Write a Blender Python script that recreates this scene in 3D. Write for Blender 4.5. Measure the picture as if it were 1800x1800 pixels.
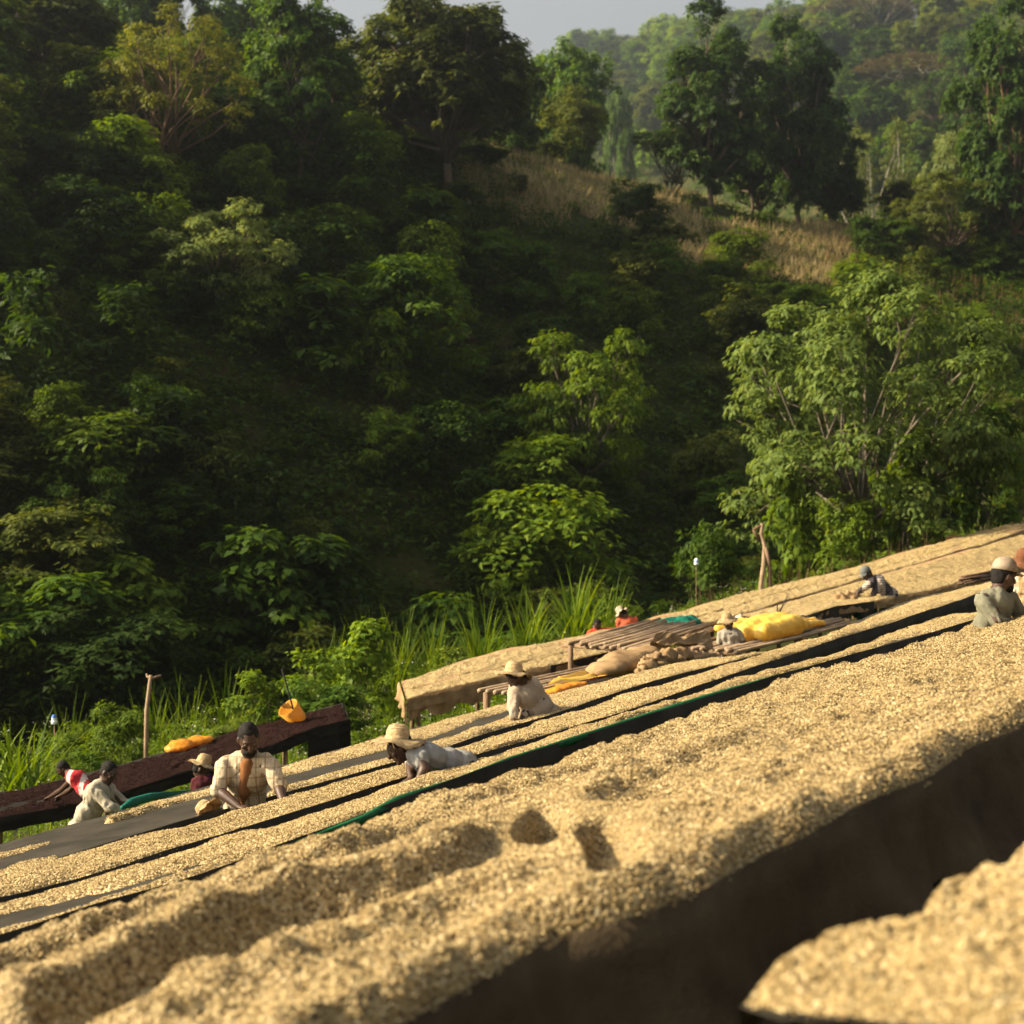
import bpy, bmesh, math, random
import numpy as np
from mathutils import Vector, Matrix, Quaternion
for o in list(bpy.data.objects): bpy.data.objects.remove(o)
S = bpy.context.scene
COL = S.collection
R = math.radians
rng = np.random.default_rng(7)

# ------------------------------------------------------------------ camera, light, exposure
FPX = 2800.0                      # focal length in photograph pixels (1800 wide)
cam = bpy.data.cameras.new('camera'); camo = bpy.data.objects.new('camera', cam); COL.objects.link(camo)
camo.rotation_euler = (R(90), 0, 0); cam.sensor_width = 36; cam.lens = 36*FPX/1800
cam.clip_start = 0.05; cam.clip_end = 5000
cam.dof.use_dof = True; cam.dof.focus_distance = 13.5; cam.dof.aperture_fstop = 2.4; cam.dof.aperture_blades = 7
S.camera = camo
SUN_AZ, SUN_EL = -97.0, 31.0
W = bpy.data.worlds.new('World'); S.world = W; W.use_nodes = True
nt = W.node_tree; bg = nt.nodes['Background']
sky = nt.nodes.new('ShaderNodeTexSky'); sky.sky_type = 'NISHITA'; sky.sun_disc = False
sky.sun_elevation = R(SUN_EL); sky.sun_rotation = R(SUN_AZ % 360); sky.dust_density = 5.0; sky.air_density = 1.0
hsv = nt.nodes.new('ShaderNodeHueSaturation'); hsv.inputs['Saturation'].default_value = .15
nt.links.new(sky.outputs[0], hsv.inputs['Color']); nt.links.new(hsv.outputs[0], bg.inputs[0]); bg.inputs[1].default_value = 0.08
sun = bpy.data.lights.new('sun', 'SUN'); suno = bpy.data.objects.new('sun', sun); COL.objects.link(suno)
sun.energy = 5.0; sun.angle = R(0.5); sun.color = (1.0, 0.82, 0.53)
SD = Vector((math.sin(R(SUN_AZ))*math.cos(R(SUN_EL)), math.cos(R(SUN_AZ))*math.cos(R(SUN_EL)), math.sin(R(SUN_EL))))
suno.rotation_euler = SD.to_track_quat('Z', 'Y').to_euler()
S.view_settings.view_transform = 'Standard'; S.view_settings.look = 'None'
S.view_settings.gamma = 1; S.view_settings.use_curve_mapping = False; S.view_settings.exposure = 1.33
S.cycles.use_denoising = True
S.cycles.max_bounces = 6; S.cycles.diffuse_bounces = 3; S.cycles.glossy_bounces = 2; S.cycles.transmission_bounces = 4
S.cycles.transparent_max_bounces = 8; S.cycles.volume_bounces = 0; S.cycles.caustics_reflective = False; S.cycles.caustics_refractive = False

# ------------------------------------------------------------------ helpers
def P(px, py, d): return Vector(((px-900)/FPX*d, d, (900-py)/FPX*d))
def tag(o, label=None, cat=None, group=None, kind=None):
    if label: o['label'] = label
    if cat: o['category'] = cat
    if group: o['group'] = group
    if kind: o['kind'] = kind
    return o
def thing(name, label, cat, loc=(0,0,0), group=None):
    o = bpy.data.objects.new(name, None); COL.objects.link(o); o.location = loc; o.empty_display_size = .1
    return tag(o, label, cat, group)
def link(name, me, mat=None, parent=None):
    o = bpy.data.objects.new(name, me); COL.objects.link(o)
    if mat is not None:
        for m in (mat if isinstance(mat, (list, tuple)) else [mat]): me.materials.append(m)
    if parent is not None:
        o.parent = parent
        o.location = -Vector(parent.location)     # mesh data in world coordinates
    return o
def npmesh(name, V, F, smooth=True, tint=None, matidx=None):
    """V (n,3), F (m,k) with constant k"""
    V = np.asarray(V, np.float32); F = np.asarray(F, np.int32)
    me = bpy.data.meshes.new(name); k = F.shape[1]
    me.vertices.add(len(V)); me.vertices.foreach_set('co', V.ravel())
    me.loops.add(F.size); me.loops.foreach_set('vertex_index', F.ravel())
    me.polygons.add(len(F)); me.polygons.foreach_set('loop_start', np.arange(0, F.size, k, dtype=np.int32))
    me.polygons.foreach_set('loop_total', np.full(len(F), k, np.int32))
    me.polygons.foreach_set('use_smooth', np.full(len(F), smooth))
    if matidx is not None: me.polygons.foreach_set('material_index', np.asarray(matidx, np.int32))
    if tint is not None:
        a = me.attributes.new('tint', 'FLOAT', 'FACE'); a.data.foreach_set('value', np.asarray(tint, np.float32))
    me.update(calc_edges=True); return me
def gridfaces(n, m, off=0):
    i = np.arange(n-1)[:, None]*m + np.arange(m-1)[None, :]
    return np.stack([i, i+1, i+m+1, i+m], -1).reshape(-1, 4) + off
def vnoise(x, y, seed, octs=3, gain=.5):
    """fractal value noise on arrays, about -1..1"""
    out = 0; amp = 1; tot = 0
    for k in range(octs):
        g = np.random.default_rng(seed*31+k).uniform(-1, 1, (64, 64))
        xi = np.floor(x).astype(int); yi = np.floor(y).astype(int); fx = x-xi; fy = y-yi
        fx = fx*fx*(3-2*fx); fy = fy*fy*(3-2*fy)
        a = g[xi%64, yi%64]; b = g[(xi+1)%64, yi%64]; c = g[xi%64, (yi+1)%64]; d = g[(xi+1)%64, (yi+1)%64]
        out = out + amp*((a*(1-fx)+b*fx)*(1-fy)+(c*(1-fx)+d*fx)*fy); tot += amp; amp *= gain; x = x*2.03+17.3; y = y*2.03+5.1
    return out/tot*1.4
def tube(path, radii, n=6, caps=True, seed=0, jit=0.0):
    """verts, quads of a tube along path"""
    path = [Vector(p) for p in path]; V = []; rr = random.Random(seed)
    for i, p in enumerate(path):
        t = (path[min(i+1, len(path)-1)]-path[max(i-1, 0)]).normalized()
        a = t.orthogonal().normalized() if i == 0 else (a - t*a.dot(t)).normalized()
        b = t.cross(a); r = radii[i] if hasattr(radii, '__len__') else radii
        for k in range(n):
            th = 2*math.pi*k/n; q = r*(1+rr.uniform(-jit, jit)); V.append(p+a*(math.cos(th)*q)+b*(math.sin(th)*q))
    F = []
    for i in range(len(path)-1):
        for k in range(n): F.append((i*n+k, i*n+(k+1)%n, (i+1)*n+(k+1)%n, (i+1)*n+k))
    if caps:
        for base, cen in ((0, path[0]), ((len(path)-1)*n, path[-1])):
            c = len(V); V.append(cen)
            for k in range(0, n, 2):
                q = (base+k, base+(k+1)%n, base+(k+2)%n, c); F.append(q if base else q[::-1])
    return V, F
def unit(a): return a/np.maximum(np.linalg.norm(a, axis=-1, keepdims=True), 1e-9)
class MB:
    """collects quads"""
    def __init__(s): s.V = []; s.F = []; s.n = 0; s.m = []
    def add(s, V, F, mi=0):
        V = np.array([tuple(v) for v in V] if not isinstance(V, np.ndarray) else V, float)
        F = np.asarray(F)+s.n; s.V.append(V); s.F.append(F); s.n += len(V); s.m.append(np.full(len(F), mi)); return s
    def tube(s, path, r, n=6, mi=0, **k): return s.add(*tube(path, r, n, **k), mi=mi)
    def mesh(s, name, smooth=True, tint=None):
        return npmesh(name, np.concatenate(s.V), np.concatenate(s.F), smooth, tint, np.concatenate(s.m))

# ------------------------------------------------------------------ materials
def lin(c): return c
def new_mat(name):
    m = bpy.data.materials.new(name); m.use_nodes = True
    return m, m.node_tree, m.node_tree.nodes['Principled BSDF']
def N(t, typ, **kw):
    n = t.nodes.new(typ)
    for k, v in kw.items():
        if k.startswith('i_'):
            key = k[2:]; n.inputs[int(key) if key.isdigit() else key.replace('_', ' ')].default_value = v
        else: setattr(n, k, v)
    return n
def ramp(t, stops):
    n = t.nodes.new('ShaderNodeValToRGB'); e = n.color_ramp.elements
    while len(e) < len(stops): e.new(.5)
    for el, (p, c) in zip(e, stops): el.position = p; el.color = (*c, 1)
    return n
def simple(name, c1, c2, scale=8, rough=.8, bump=.3, bscale=40, spec=.3, trans=0.0, stretch=None, dist=.01):
    m, t, b = new_mat(name); L = t.links
    tc = N(t, 'ShaderNodeTexCoord'); src = tc.outputs['Object']
    if stretch:
        mp = N(t, 'ShaderNodeMapping'); mp.inputs['Scale'].default_value = stretch; L.new(src, mp.inputs[0]); src = mp.outputs[0]
    n1 = N(t, 'ShaderNodeTexNoise', i_Scale=scale, i_Detail=5.0, i_Roughness=.6); L.new(src, n1.inputs['Vector'])
    r = ramp(t, [(.3, c1), (.7, c2)]); L.new(n1.outputs[0], r.inputs[0]); L.new(r.outputs[0], b.inputs['Base Color'])
    b.inputs['Roughness'].default_value = rough; b.inputs['Specular IOR Level'].default_value = spec
    if bump:
        n2 = N(t, 'ShaderNodeTexNoise', i_Scale=bscale, i_Detail=4.0); L.new(src, n2.inputs['Vector'])
        bp = N(t, 'ShaderNodeBump', i_Strength=bump, i_Distance=dist); L.new(n2.outputs[0], bp.inputs['Height']); L.new(bp.outputs[0], b.inputs['Normal'])
    if trans:
        tr = N(t, 'ShaderNodeBsdfTranslucent'); L.new(r.outputs[0], tr.inputs[0])
        mx = N(t, 'ShaderNodeMixShader', i_0=trans); L.new(b.outputs[0], mx.inputs[1]); L.new(tr.outputs[0], mx.inputs[2])
        L.new(mx.outputs[0], t.nodes['Material Output'].inputs[0])
    return m
def foliage_mat(name='foliage', trans=.42, rough=.5):
    m, t, b = new_mat(name); L = t.links
    oi = N(t, 'ShaderNodeObjectInfo'); at = N(t, 'ShaderNodeAttribute', attribute_name='tint')
    mr = N(t, 'ShaderNodeMapRange'); mr.inputs[3].default_value = .55; mr.inputs[4].default_value = 1.5
    L.new(at.outputs['Fac'], mr.inputs[0])
    mul = N(t, 'ShaderNodeVectorMath', operation='SCALE'); L.new(oi.outputs['Color'], mul.inputs[0]); L.new(mr.outputs[0], mul.inputs['Scale'])
    hs = N(t, 'ShaderNodeHueSaturation'); L.new(mul.outputs[0], hs.inputs['Color'])
    mh = N(t, 'ShaderNodeMapRange'); mh.inputs[3].default_value = .515; mh.inputs[4].default_value = .47; L.new(at.outputs['Fac'], mh.inputs[0]); L.new(mh.outputs[0], hs.inputs['Hue'])
    L.new(hs.outputs[0], b.inputs['Base Color']); b.inputs['Roughness'].default_value = .6; b.inputs['Specular IOR Level'].default_value = .15
    tr = N(t, 'ShaderNodeBsdfTranslucent'); 
    hs2 = N(t, 'ShaderNodeHueSaturation', i_Hue=.485, i_Saturation=1.1, i_Value=1.5); L.new(hs.outputs[0], hs2.inputs['Color']); L.new(hs2.outputs[0], tr.inputs[0])
    mx = N(t, 'ShaderNodeMixShader', i_0=trans); L.new(b.outputs[0], mx.inputs[1]); L.new(tr.outputs[0], mx.inputs[2])
    L.new(mx.outputs[0], t.nodes['Material Output'].inputs[0]); return m
M = {}
M['leaf'] = foliage_mat()
M['bark'] = simple('bark', (.045,.032,.022), (.14,.10,.07), 6, .9, .6, 25, stretch=(1,1,.25), dist=.03)
M['grey_bark'] = simple('grey_bark', (.07,.055,.04), (.19,.16,.12), 6, .9, .5, 25, stretch=(1,1,.25), dist=.03)
M['pale_bark'] = simple('pale_bark', (.22,.19,.15), (.42,.38,.32), 6, .9, .4, 25, stretch=(1,1,.25), dist=.03)
M['red_bark'] = simple('red_bark', (.07,.04,.025), (.17,.10,.06), 6, .9, .5, 25, stretch=(1,1,.25), dist=.03)
M['pole'] = simple('weathered_pole', (.09,.055,.03), (.26,.17,.10), 5, .85, .5, 40, stretch=(1,1,.3))
M['bamboo'] = simple('bare_pole_wood', (.16,.10,.06), (.36,.26,.16), 4, .7, .3, 30)
M['shade'] = simple('black_shade_cloth', (.020,.017,.012), (.048,.041,.031), 3, .85, .5, 300, spec=.12, dist=.003)
M['dusty_cloth'] = simple('dusty_brown_cloth', (.028,.020,.012), (.082,.060,.036), 2.5, .9, .7, 60, spec=.1, dist=.01)
M['black_cloth'] = simple('black_cloth', (.010,.009,.007), (.028,.024,.018), 3, .9, .5, 120, spec=.1, dist=.004)
M['green_net'] = simple('green_net', (.004,.07,.022), (.008,.15,.05), 30, .6, .5, 200, trans=.3, dist=.003)
M['teal_net'] = simple('teal_net', (.004,.09,.06), (.01,.22,.15), 30, .6, .5, 200, trans=.3, dist=.003)
M['burlap'] = simple('burlap', (.22,.135,.065), (.40,.27,.145), 5, .95, .5, 160, spec=.1, trans=.15, dist=.004)
M['yellow_sack'] = simple('yellow_plastic', (.78,.47,.06), (.86,.58,.13), 3, .45, .25, 12, trans=.25, dist=.02)
M['orange_sack'] = simple('orange_plastic', (.62,.22,.02), (.80,.36,.03), 3, .5, .25, 12, trans=.3, dist=.02)
M['cherry'] = simple('dried_cherries', (.006,.0032,.0025), (.034,.010,.006), 45, .8, 1.0, 70, spec=.08, dist=.03)
def bean_mat(name, geo, k=1.0):
    m, t, b = new_mat(name); L = t.links
    tc = N(t, 'ShaderNodeTexCoord')
    big = N(t, 'ShaderNodeTexNoise', i_Scale=2.2, i_Detail=4.0); L.new(tc.outputs['Object'], big.inputs['Vector'])
    if geo:
        at = N(t, 'ShaderNodeAttribute', attribute_name='tint'); fac = at.outputs['Fac']
    else:
        vo = N(t, 'ShaderNodeTexVoronoi', i_Scale=75.0); L.new(tc.outputs['Object'], vo.inputs['Vector'])
        sp = N(t, 'ShaderNodeSeparateColor'); L.new(vo.outputs['Color'], sp.inputs[0]); fac = sp.outputs[0]
    r = ramp(t, [(0, (.09,.052,.02)), (.17, (.24,.16,.065)), (.5, (.39,.28,.125)), (.88, (.53,.41,.205)), (1, (.66,.55,.34))]); L.new(fac, r.inputs[0])
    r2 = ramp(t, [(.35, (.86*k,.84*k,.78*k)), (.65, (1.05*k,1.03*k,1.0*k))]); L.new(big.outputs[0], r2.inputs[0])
    mx = N(t, 'ShaderNodeMix', data_type='RGBA', blend_type='MULTIPLY'); mx.inputs[0].default_value = 1
    L.new(r.outputs[0], mx.inputs[6]); L.new(r2.outputs[0], mx.inputs[7]); L.new(mx.outputs[2], b.inputs['Base Color'])
    b.inputs['Roughness'].default_value = .55; b.inputs['Specular IOR Level'].default_value = .25
    if not geo:
        bp = N(t, 'ShaderNodeBump', i_Strength=1.0, i_Distance=.012); bp.invert = True
        L.new(vo.outputs['Distance'], bp.inputs['Height']); L.new(bp.outputs[0], b.inputs['Normal'])
    return m
M['parch'] = bean_mat('parchment_layer', False); M['bean'] = bean_mat('parchment_bean', True); M['parch_shaded'] = bean_mat('parchment_shaded_layer', False, .7)  # last one is a darker copy: shade between the beans put into its colour

# ------------------------------------------------------------------ terrain: drying slope, little valley, spur, far hills
UX, UY = .666, .746                     # along the beds (up the slope)
VX, VY = -.746, .666                    # across the beds, away from the camera
def bedplane(X, Y):
    X = np.clip(X, -40, 45); u = X*UX+Y*UY
    return -1.199+.1954*X-.0544*Y+.00095*np.clip(u-25, 0, 30)**2
AZ = np.array([-180,-120,-70,-45,-28,-17.8,-12.1,-5.3,0,6.1,10.9,17.8,28,60,120,180.])
TB = dict(
 Rn=[20,24,26,27,27,27,28,30,32,36,40,50,50,45,30,20],
 Rv=[40,40,40,38,36,37,39,42,46,52,57,64,62,60,45,40],
 Zv=[-4,-9,-10,-10,-9,-8.5,-8,-7.5,-6.5,-5.5,-4,-1.5,1,4,0,-4],
 Rc=[80,70,60,60,66,76,82,94,104,112,116,118,110,100,90,80],
 Zc=[-4,-10,0,8,18,19,20.8,23,22.7,21.8,19.7,16,13,12,4,-4],
 Rd=[150,140,130,120,120,120,125,135,140,150,155,155,150,150,150,150],
 Zd=[-4,-14,-4,5,13,15,16,18,17,15,14,14,14,14,4,-4],
 R2=[400,400,300,300,300,300,400,600,800,700,420,370,360,400,400,400],
 Z2=[-5,-20,-5,10,20,25,35,100,192,180,108,106,100,40,0,-5])
_az = np.arange(-180, 180.01, .5); _g = np.hanning(15); _g /= _g.sum()
TB = {k: np.convolve(np.pad(np.interp(_az, AZ, np.array(v, float)), 7, 'edge'), _g, 'valid') for k, v in TB.items()}; AZ = _az
def terrain(X, Y):
    X = np.atleast_1d(np.asarray(X, float)); Y = np.atleast_1d(np.asarray(Y, float))
    r = np.hypot(X, Y); az = np.degrees(np.arctan2(X, Y)); q = {k: np.interp(az, AZ, v) for k, v in TB.items()}
    sa, ca = np.sin(np.radians(az)), np.cos(np.radians(az))
    zn = bedplane(q['Rn']*sa, q['Rn']*ca)-.85; zn0 = bedplane((q['Rn']-2)*sa, (q['Rn']-2)*ca)-.85
    mid = q['Zv']+(q['Zc']-q['Zv'])*.55
    xs = np.stack([q['Rn']-2, q['Rn'], q['Rv'], (q['Rv']+q['Rc'])/2, q['Rc'], q['Rd'], q['R2'], q['R2']+150, np.full_like(r, 1800), np.full_like(r, 4000)], 1)
    zs = np.stack([zn0, zn, q['Zv'], mid, q['Zc'], q['Zd'], q['Z2'], q['Z2']-8, q['Z2']*.6, q['Z2']*.4], 1)
    h = np.diff(xs, axis=1); dl = np.diff(zs, axis=1)/h
    d = np.zeros_like(zs); d[:, 1:-1] = np.where(dl[:, :-1]*dl[:, 1:] > 0, 2*dl[:, :-1]*dl[:, 1:]/(dl[:, :-1]+dl[:, 1:]+1e-12), 0)
    d[:, 0] = dl[:, 0]; d[:, -1] = dl[:, -1]
    k = np.clip((r[:, None] >= xs).sum(1)-1, 0, xs.shape[1]-2); I = np.arange(len(r))
    t = np.clip((r-xs[I, k])/h[I, k], 0, 1); hh = h[I, k]
    z = (1+2*t)*(1-t)**2*zs[I, k]+t*(1-t)**2*hh*d[I, k]+t*t*(3-2*t)*zs[I, k+1]+t*t*(t-1)*hh*d[I, k+1]
    near = r < xs[:, 0]
    z = np.where(near, bedplane(X, Y)-.85, z)
    f = np.clip((r-xs[:, 0]-4)/15, 0, 1)
    return z+f*(1.1*vnoise(X*.07, Y*.07, 3, 3)+np.clip((r-180)/100, 0, 1)*5*vnoise(X*.012, Y*.012, 4, 3)) + .03*vnoise(X*.8, Y*.8, 5, 2)
def tz(x, y): return float(terrain(x, y)[0])
_rs = np.concatenate([np.arange(14, 200, .5), np.arange(200, 900, 3)])
_hc = {}
def hit(px, py, rmin=30):
    """distance (along Y) at which the ray through a pixel meets the terrain beyond rmin"""
    k = (px-900)/FPX; z = terrain(k*_rs, _rs) if px not in _hc else _hc[px]; _hc[px] = z
    ok = np.where((z >= (900-py)/FPX*_rs) & (_rs > rmin))[0]
    return float(_rs[ok[0]]) if len(ok) else None
az = np.radians(np.concatenate([np.arange(-180,-40,5), np.arange(-40,-22,1), np.arange(-22,22,.16), np.arange(22,40,1), np.arange(40,181,5)]))
rr_ = np.concatenate([[.4,1,2,3,4,5,6,8,10,12,14,16,18,20,22,24], np.arange(25,125,.8), np.geomspace(126, 4000, 90)])
A_, R_ = np.meshgrid(az, rr_, indexing='ij')
gx, gy = (R_*np.sin(A_)).ravel(), (R_*np.cos(A_)).ravel()
me = npmesh('ground', np.stack([gx, gy, terrain(gx, gy)], 1), gridfaces(len(az), len(rr_))[:, ::-1])
def ground_mat():
    m, t, b = new_mat('hill_soil_grass'); L = t.links; tc = N(t, 'ShaderNodeTexCoord')
    n1 = N(t, 'ShaderNodeTexNoise', i_Scale=.35, i_Detail=6.0, i_Roughness=.65); L.new(tc.outputs['Object'], n1.inputs['Vector'])
    n2 = N(t, 'ShaderNodeTexNoise', i_Scale=5.0, i_Detail=5.0); L.new(tc.outputs['Object'], n2.inputs['Vector'])
    r1 = ramp(t, [(.35, (.022,.034,.008)), (.55, (.045,.05,.014)), (.7, (.085,.06,.028))]); L.new(n1.outputs[0], r1.inputs[0])
    r2 = ramp(t, [(.3, (.55,.55,.5)), (.7, (1.2,1.2,1.1))]); L.new(n2.outputs[0], r2.inputs[0])
    mx = N(t, 'ShaderNodeMix', data_type='RGBA', blend_type='MULTIPLY'); mx.inputs[0].default_value = 1
    L.new(r1.outputs[0], mx.inputs[6]); L.new(r2.outputs[0], mx.inputs[7]); L.new(mx.outputs[2], b.inputs['Base Color'])
    b.inputs['Roughness'].default_value = .95; b.inputs['Specular IOR Level'].default_value = .1
    bp = N(t, 'ShaderNodeBump', i_Strength=.7, i_Distance=.08); L.new(n2.outputs[0], bp.inputs['Height']); L.new(bp.outputs[0], b.inputs['Normal'])
    return m
tag(link('ground', me, ground_mat()), 'grassy hillside ground falling to a small valley and rising to a wooded spur', 'ground', kind='structure')
# hazy air, sky outside
HZ0, HZ1 = float(terrain(gx, gy).min())-1, 235.0
hb = bmesh.new(); bmesh.ops.create_cube(hb, size=1); hm = bpy.data.meshes.new('haze'); hb.to_mesh(hm)
haze = bpy.data.objects.new('haze', hm); COL.objects.link(haze); haze.scale = (8200, 8200, HZ1-HZ0); haze.location = (0, 0, (HZ0+HZ1)/2)
m = bpy.data.materials.new('haze'); m.use_nodes = True; t = m.node_tree; t.nodes.remove(t.nodes['Principled BSDF'])
pv = t.nodes.new('ShaderNodeVolumePrincipled'); pv.inputs['Density'].default_value = .0006; pv.inputs['Color'].default_value = (.86,.93,.95,1); pv.inputs['Anisotropy'].default_value = .8
t.links.new(pv.outputs[0], t.nodes['Material Output'].inputs['Volume']); hm.materials.append(m)
tag(haze, 'pale morning haze over the valley', 'haze', kind='stuff')
# ------------------------------------------------------------------ drying beds
def plane_pt(px, py, dz=0.0):
    """point where the ray of a pixel meets the bed plane raised by dz"""
    X, Z = (px-900)/FPX, (900-py)/FPX
    Y = (-1.199+dz)/(Z-.1954*X+.0544)
    for _ in range(6):
        u = X*Y*UX+Y*UY; Y = (-1.199+dz+.00095*min(max(u-25, 0), 30)**2)/(Z-.1954*X+.0544)
    return (X*Y, Y, Z*Y)
class Line:
    """a line along the beds as v(u), z(u)"""
    def __init__(s, pts):
        p = np.array(pts); u = p[:, 0]*UX+p[:, 1]*UY; v = p[:, 0]*VX+p[:, 1]*VY
        o = np.argsort(u); s.u, s.v, s.z = u[o], v[o], p[o, 2]
    def at(s, u):
        def ex(a):
            y = np.interp(u, s.u, a); n = min(3, len(a)-1)
            s0 = (a[n]-a[0])/(s.u[n]-s.u[0]); s1 = (a[-1]-a[-1-n])/(s.u[-1]-s.u[-1-n])
            y = np.where(u < s.u[0], a[0]+s0*(u-s.u[0]), y); return np.where(u > s.u[-1], a[-1]+s1*(u-s.u[-1]), y)
        return ex(s.v), ex(s.z)
def LP(pts, dz=0.0): return Line([plane_pt(x, y, dz) for x, y in pts])
def smooth_line(l, k=3):
    ker = np.ones(k)/k
    uu = np.linspace(l.u[0], l.u[-1], 80); v, z = l.at(uu); pv = np.pad(v, 8, 'edge'); l2 = Line.__new__(Line)
    g = np.hanning(17); g /= g.sum(); l2.u = uu; l2.v = np.convolve(pv, g, 'valid'); l2.z = np.convolve(np.pad(z, 8, 'edge'), g, 'valid'); 
    l2.v[0], l2.v[-1] = v[0], v[-1]; l2.z[0], l2.z[-1] = z[0], z[-1]; return l2
def w2(u, v): return u*UX+v*VX, u*UY+v*VY
MEADOW_TRIS = 0
class Bed:
    """one raised drying bed: cloth sheet, parchment layer, loose beans, poles and legs"""
    def __init__(s, name, label, group, near, far, u0, u1, hfun, cell, nbeans, blen, skirt=.28, fskirt=.06, gap=0.0, layer='parch', mats=None, rail_r=.025, legs=True, skew=0.0, rails=True, flare=0.0):
        s.skew = skew; s.bm = 'cherry' if layer == 'cherry' else 'bean'
        s.near, s.far, s.u0, s.u1, s.h = near, far, u0, u1, hfun
        x, y, z = s.pt(np.array([u0]), np.array([0.])); loc = (x[0], y[0], tz(x[0], y[0]))
        s.o = t = thing(name, label, 'drying bed', loc, group)
        L = u1-u0; wid = abs(far.at((u0+u1)/2)[0]-near.at((u0+u1)/2)[0]); s.wid = float(wid)
        cm = mats or {'cloth': M['shade']}
        # cloth with hanging edges
        nu, nw = max(8, int(L/.12)), 11
        U_ = np.linspace(u0, u1, nu); wv = np.concatenate([[-.012,-.010,-.008,-.006,-.003], np.linspace(0, 1, nw), [1.004,1.008]])
        uu, ww = np.meshgrid(U_, wv, indexing='ij'); X, Y, Z = s.pt(uu, np.clip(ww, 0, 1))
        dn = np.clip(-ww/.012, 0, 1); df = np.clip((ww-1)/.008, 0, 1)
        wav = vnoise(uu*2.2, ww*0+1.7, 11, 3)
        Z = Z - dn*skirt*(1+.25*wav) - df*fskirt + (.012+.02*(wid < 2 and rail_r < .03 and mats is not None))*vnoise(uu*1.1, ww*3, 12, 2)*(dn+df < .01) + .02*((ww < .02) | (ww > .98))*(dn+df < .4)
        off = -(dn*(.02+.05*wav*dn+.03*vnoise(uu*6, ww*40, 14, 2)*dn+flare*dn*(1+.5*wav+.9*vnoise(uu*4.5, ww*30, 15, 3))))
        X = X+off*VX; Y = Y+off*VY
        link('shade_cloth', npmesh('shade_cloth', np.stack([X, Y, Z], -1).reshape(-1, 3), gridfaces(nu, len(wv))), cm['cloth'], t)
        # heaped layer
        nu, nw = max(10, int(L/cell)), max(8, int(wid/cell))
        uu, ww = np.meshgrid(np.linspace(u0+.02, u1-.02, nu), np.linspace(.0, 1.0, nw), indexing='ij')
        X, Y, Z = s.pt(uu, ww); H = s.hh(uu, ww)
        Vv = np.stack([X, Y, Z+np.where(H > .003, H, -.02)], -1).reshape(-1, 3)
        F = gridfaces(nu, nw); keep = (H.ravel()[F] > .003).any(1)
        lay = link('coffee_layer', npmesh('coffee_layer', Vv, F[keep]), M[layer], t); s.layer = lay
        # loose beans on the surface
        if nbeans:
            got = []; need = nbeans; tries = 0
            while need > 0 and tries < 6:
                u = u0+(u1-u0)*rng.random(need*2); w = rng.random(need*2); h = s.hh(u, w); x, y, z = s.pt(u, w)
                ok = (h > .004) & (np.abs(x/y) < .365) & (rng.random(len(u)) < np.clip((9.0/y)**2, .12, 1))
                got.append(np.stack([x, y, z+h], 1)[ok]); need -= int(ok.sum()); tries += 1
            pts = np.concatenate(got)[:nbeans]; s.beans(pts, blen)
        # rails and legs
        mb = MB()
        ul = np.linspace(u0, u1, max(4, int(L/1.2)))
        for w in ((.02, .98) if rails else ()):
            x, y, z = s.pt(ul, np.full_like(ul, w))
            link('side_pole', MB().tube([(a, b, c-.045-rail_r) for a, b, c in zip(x, y, z)], rail_r, 6, seed=int(L*7), jit=.1).mesh('side_pole'), M['pole'], t)
        if legs:
            for u in np.arange(u0+.25, u1, 1.55):
                for w in ((.03, .97) if rails else (.12, .9)):
                    x, y, z = [float(q[0]) for q in s.pt(np.array([u]), np.array([w]))]
                    zz = tz(x, y)-.1
                    j = rng.uniform(-.04, .04, 2)
                    link('leg', MB().tube([(x+j[0], y+j[1], zz), (x+j[0]*.3, y, (z+zz)/2), (x, y, z-.04)], [.042, .036, .034], 6, seed=int(u*10), jit=.12).mesh('leg'), M['pole'], t)
    def pt(s, u, w):
        u = u+s.skew*w
        vn, zn = s.near.at(u); vf, zf = s.far.at(u); v = vn+(vf-vn)*w; z = zn+(zf-zn)*w; x, y = w2(u, v); return x, y, z
    def uw(s, x, y):
        u = x*UX+y*UY; v = x*VX+y*VY; vn, _ = s.near.at(u); vf, _ = s.far.at(u); return u, (v-vn)/(vf-vn)
    def hh(s, u, w):
        e = np.clip(np.minimum(w/.035, (1-w)/.05), 0, 1); e2 = np.clip(np.minimum((u-s.u0)/.15, (s.u1-u)/.15), 0, 1)
        h = s.h(s, u, w); return np.where(h > 0, h*e**.6*e2, h)
    def beans(s, pts, blen):
        n = len(pts)
        ln = blen*rng.uniform(.8, 1.2, n)*.5; wd = ln*.72; th = ln*rng.uniform(.6, .8, n)
        yaw = rng.uniform(0, 2*np.pi, n); pit = rng.normal(0, .3, n); rol = rng.normal(0, .3, n)
        c, sn = np.cos(yaw), np.sin(yaw)
        a = np.stack([c*np.cos(pit), sn*np.cos(pit), np.sin(pit)], 1); b = np.stack([-sn, c, np.zeros(n)], 1)
        nrm = np.cross(a, b); b2 = b*np.cos(rol)[:, None]+nrm*np.sin(rol)[:, None]; nn = np.cross(a, b2)
        p = pts + np.array([0, 0, 1])*(th*rng.uniform(.0, .7, n))[:, None]
        V = np.stack([p+a*ln[:, None], p+b2*wd[:, None], p-a*ln[:, None], p-b2*wd[:, None], p+nn*th[:, None]], 1).reshape(-1, 3)
        base = np.arange(n)[:, None, None]*5; F = (np.array([[0,1,4],[1,2,4],[2,3,4],[3,0,4]])[None]+base).reshape(-1, 3)
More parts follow.
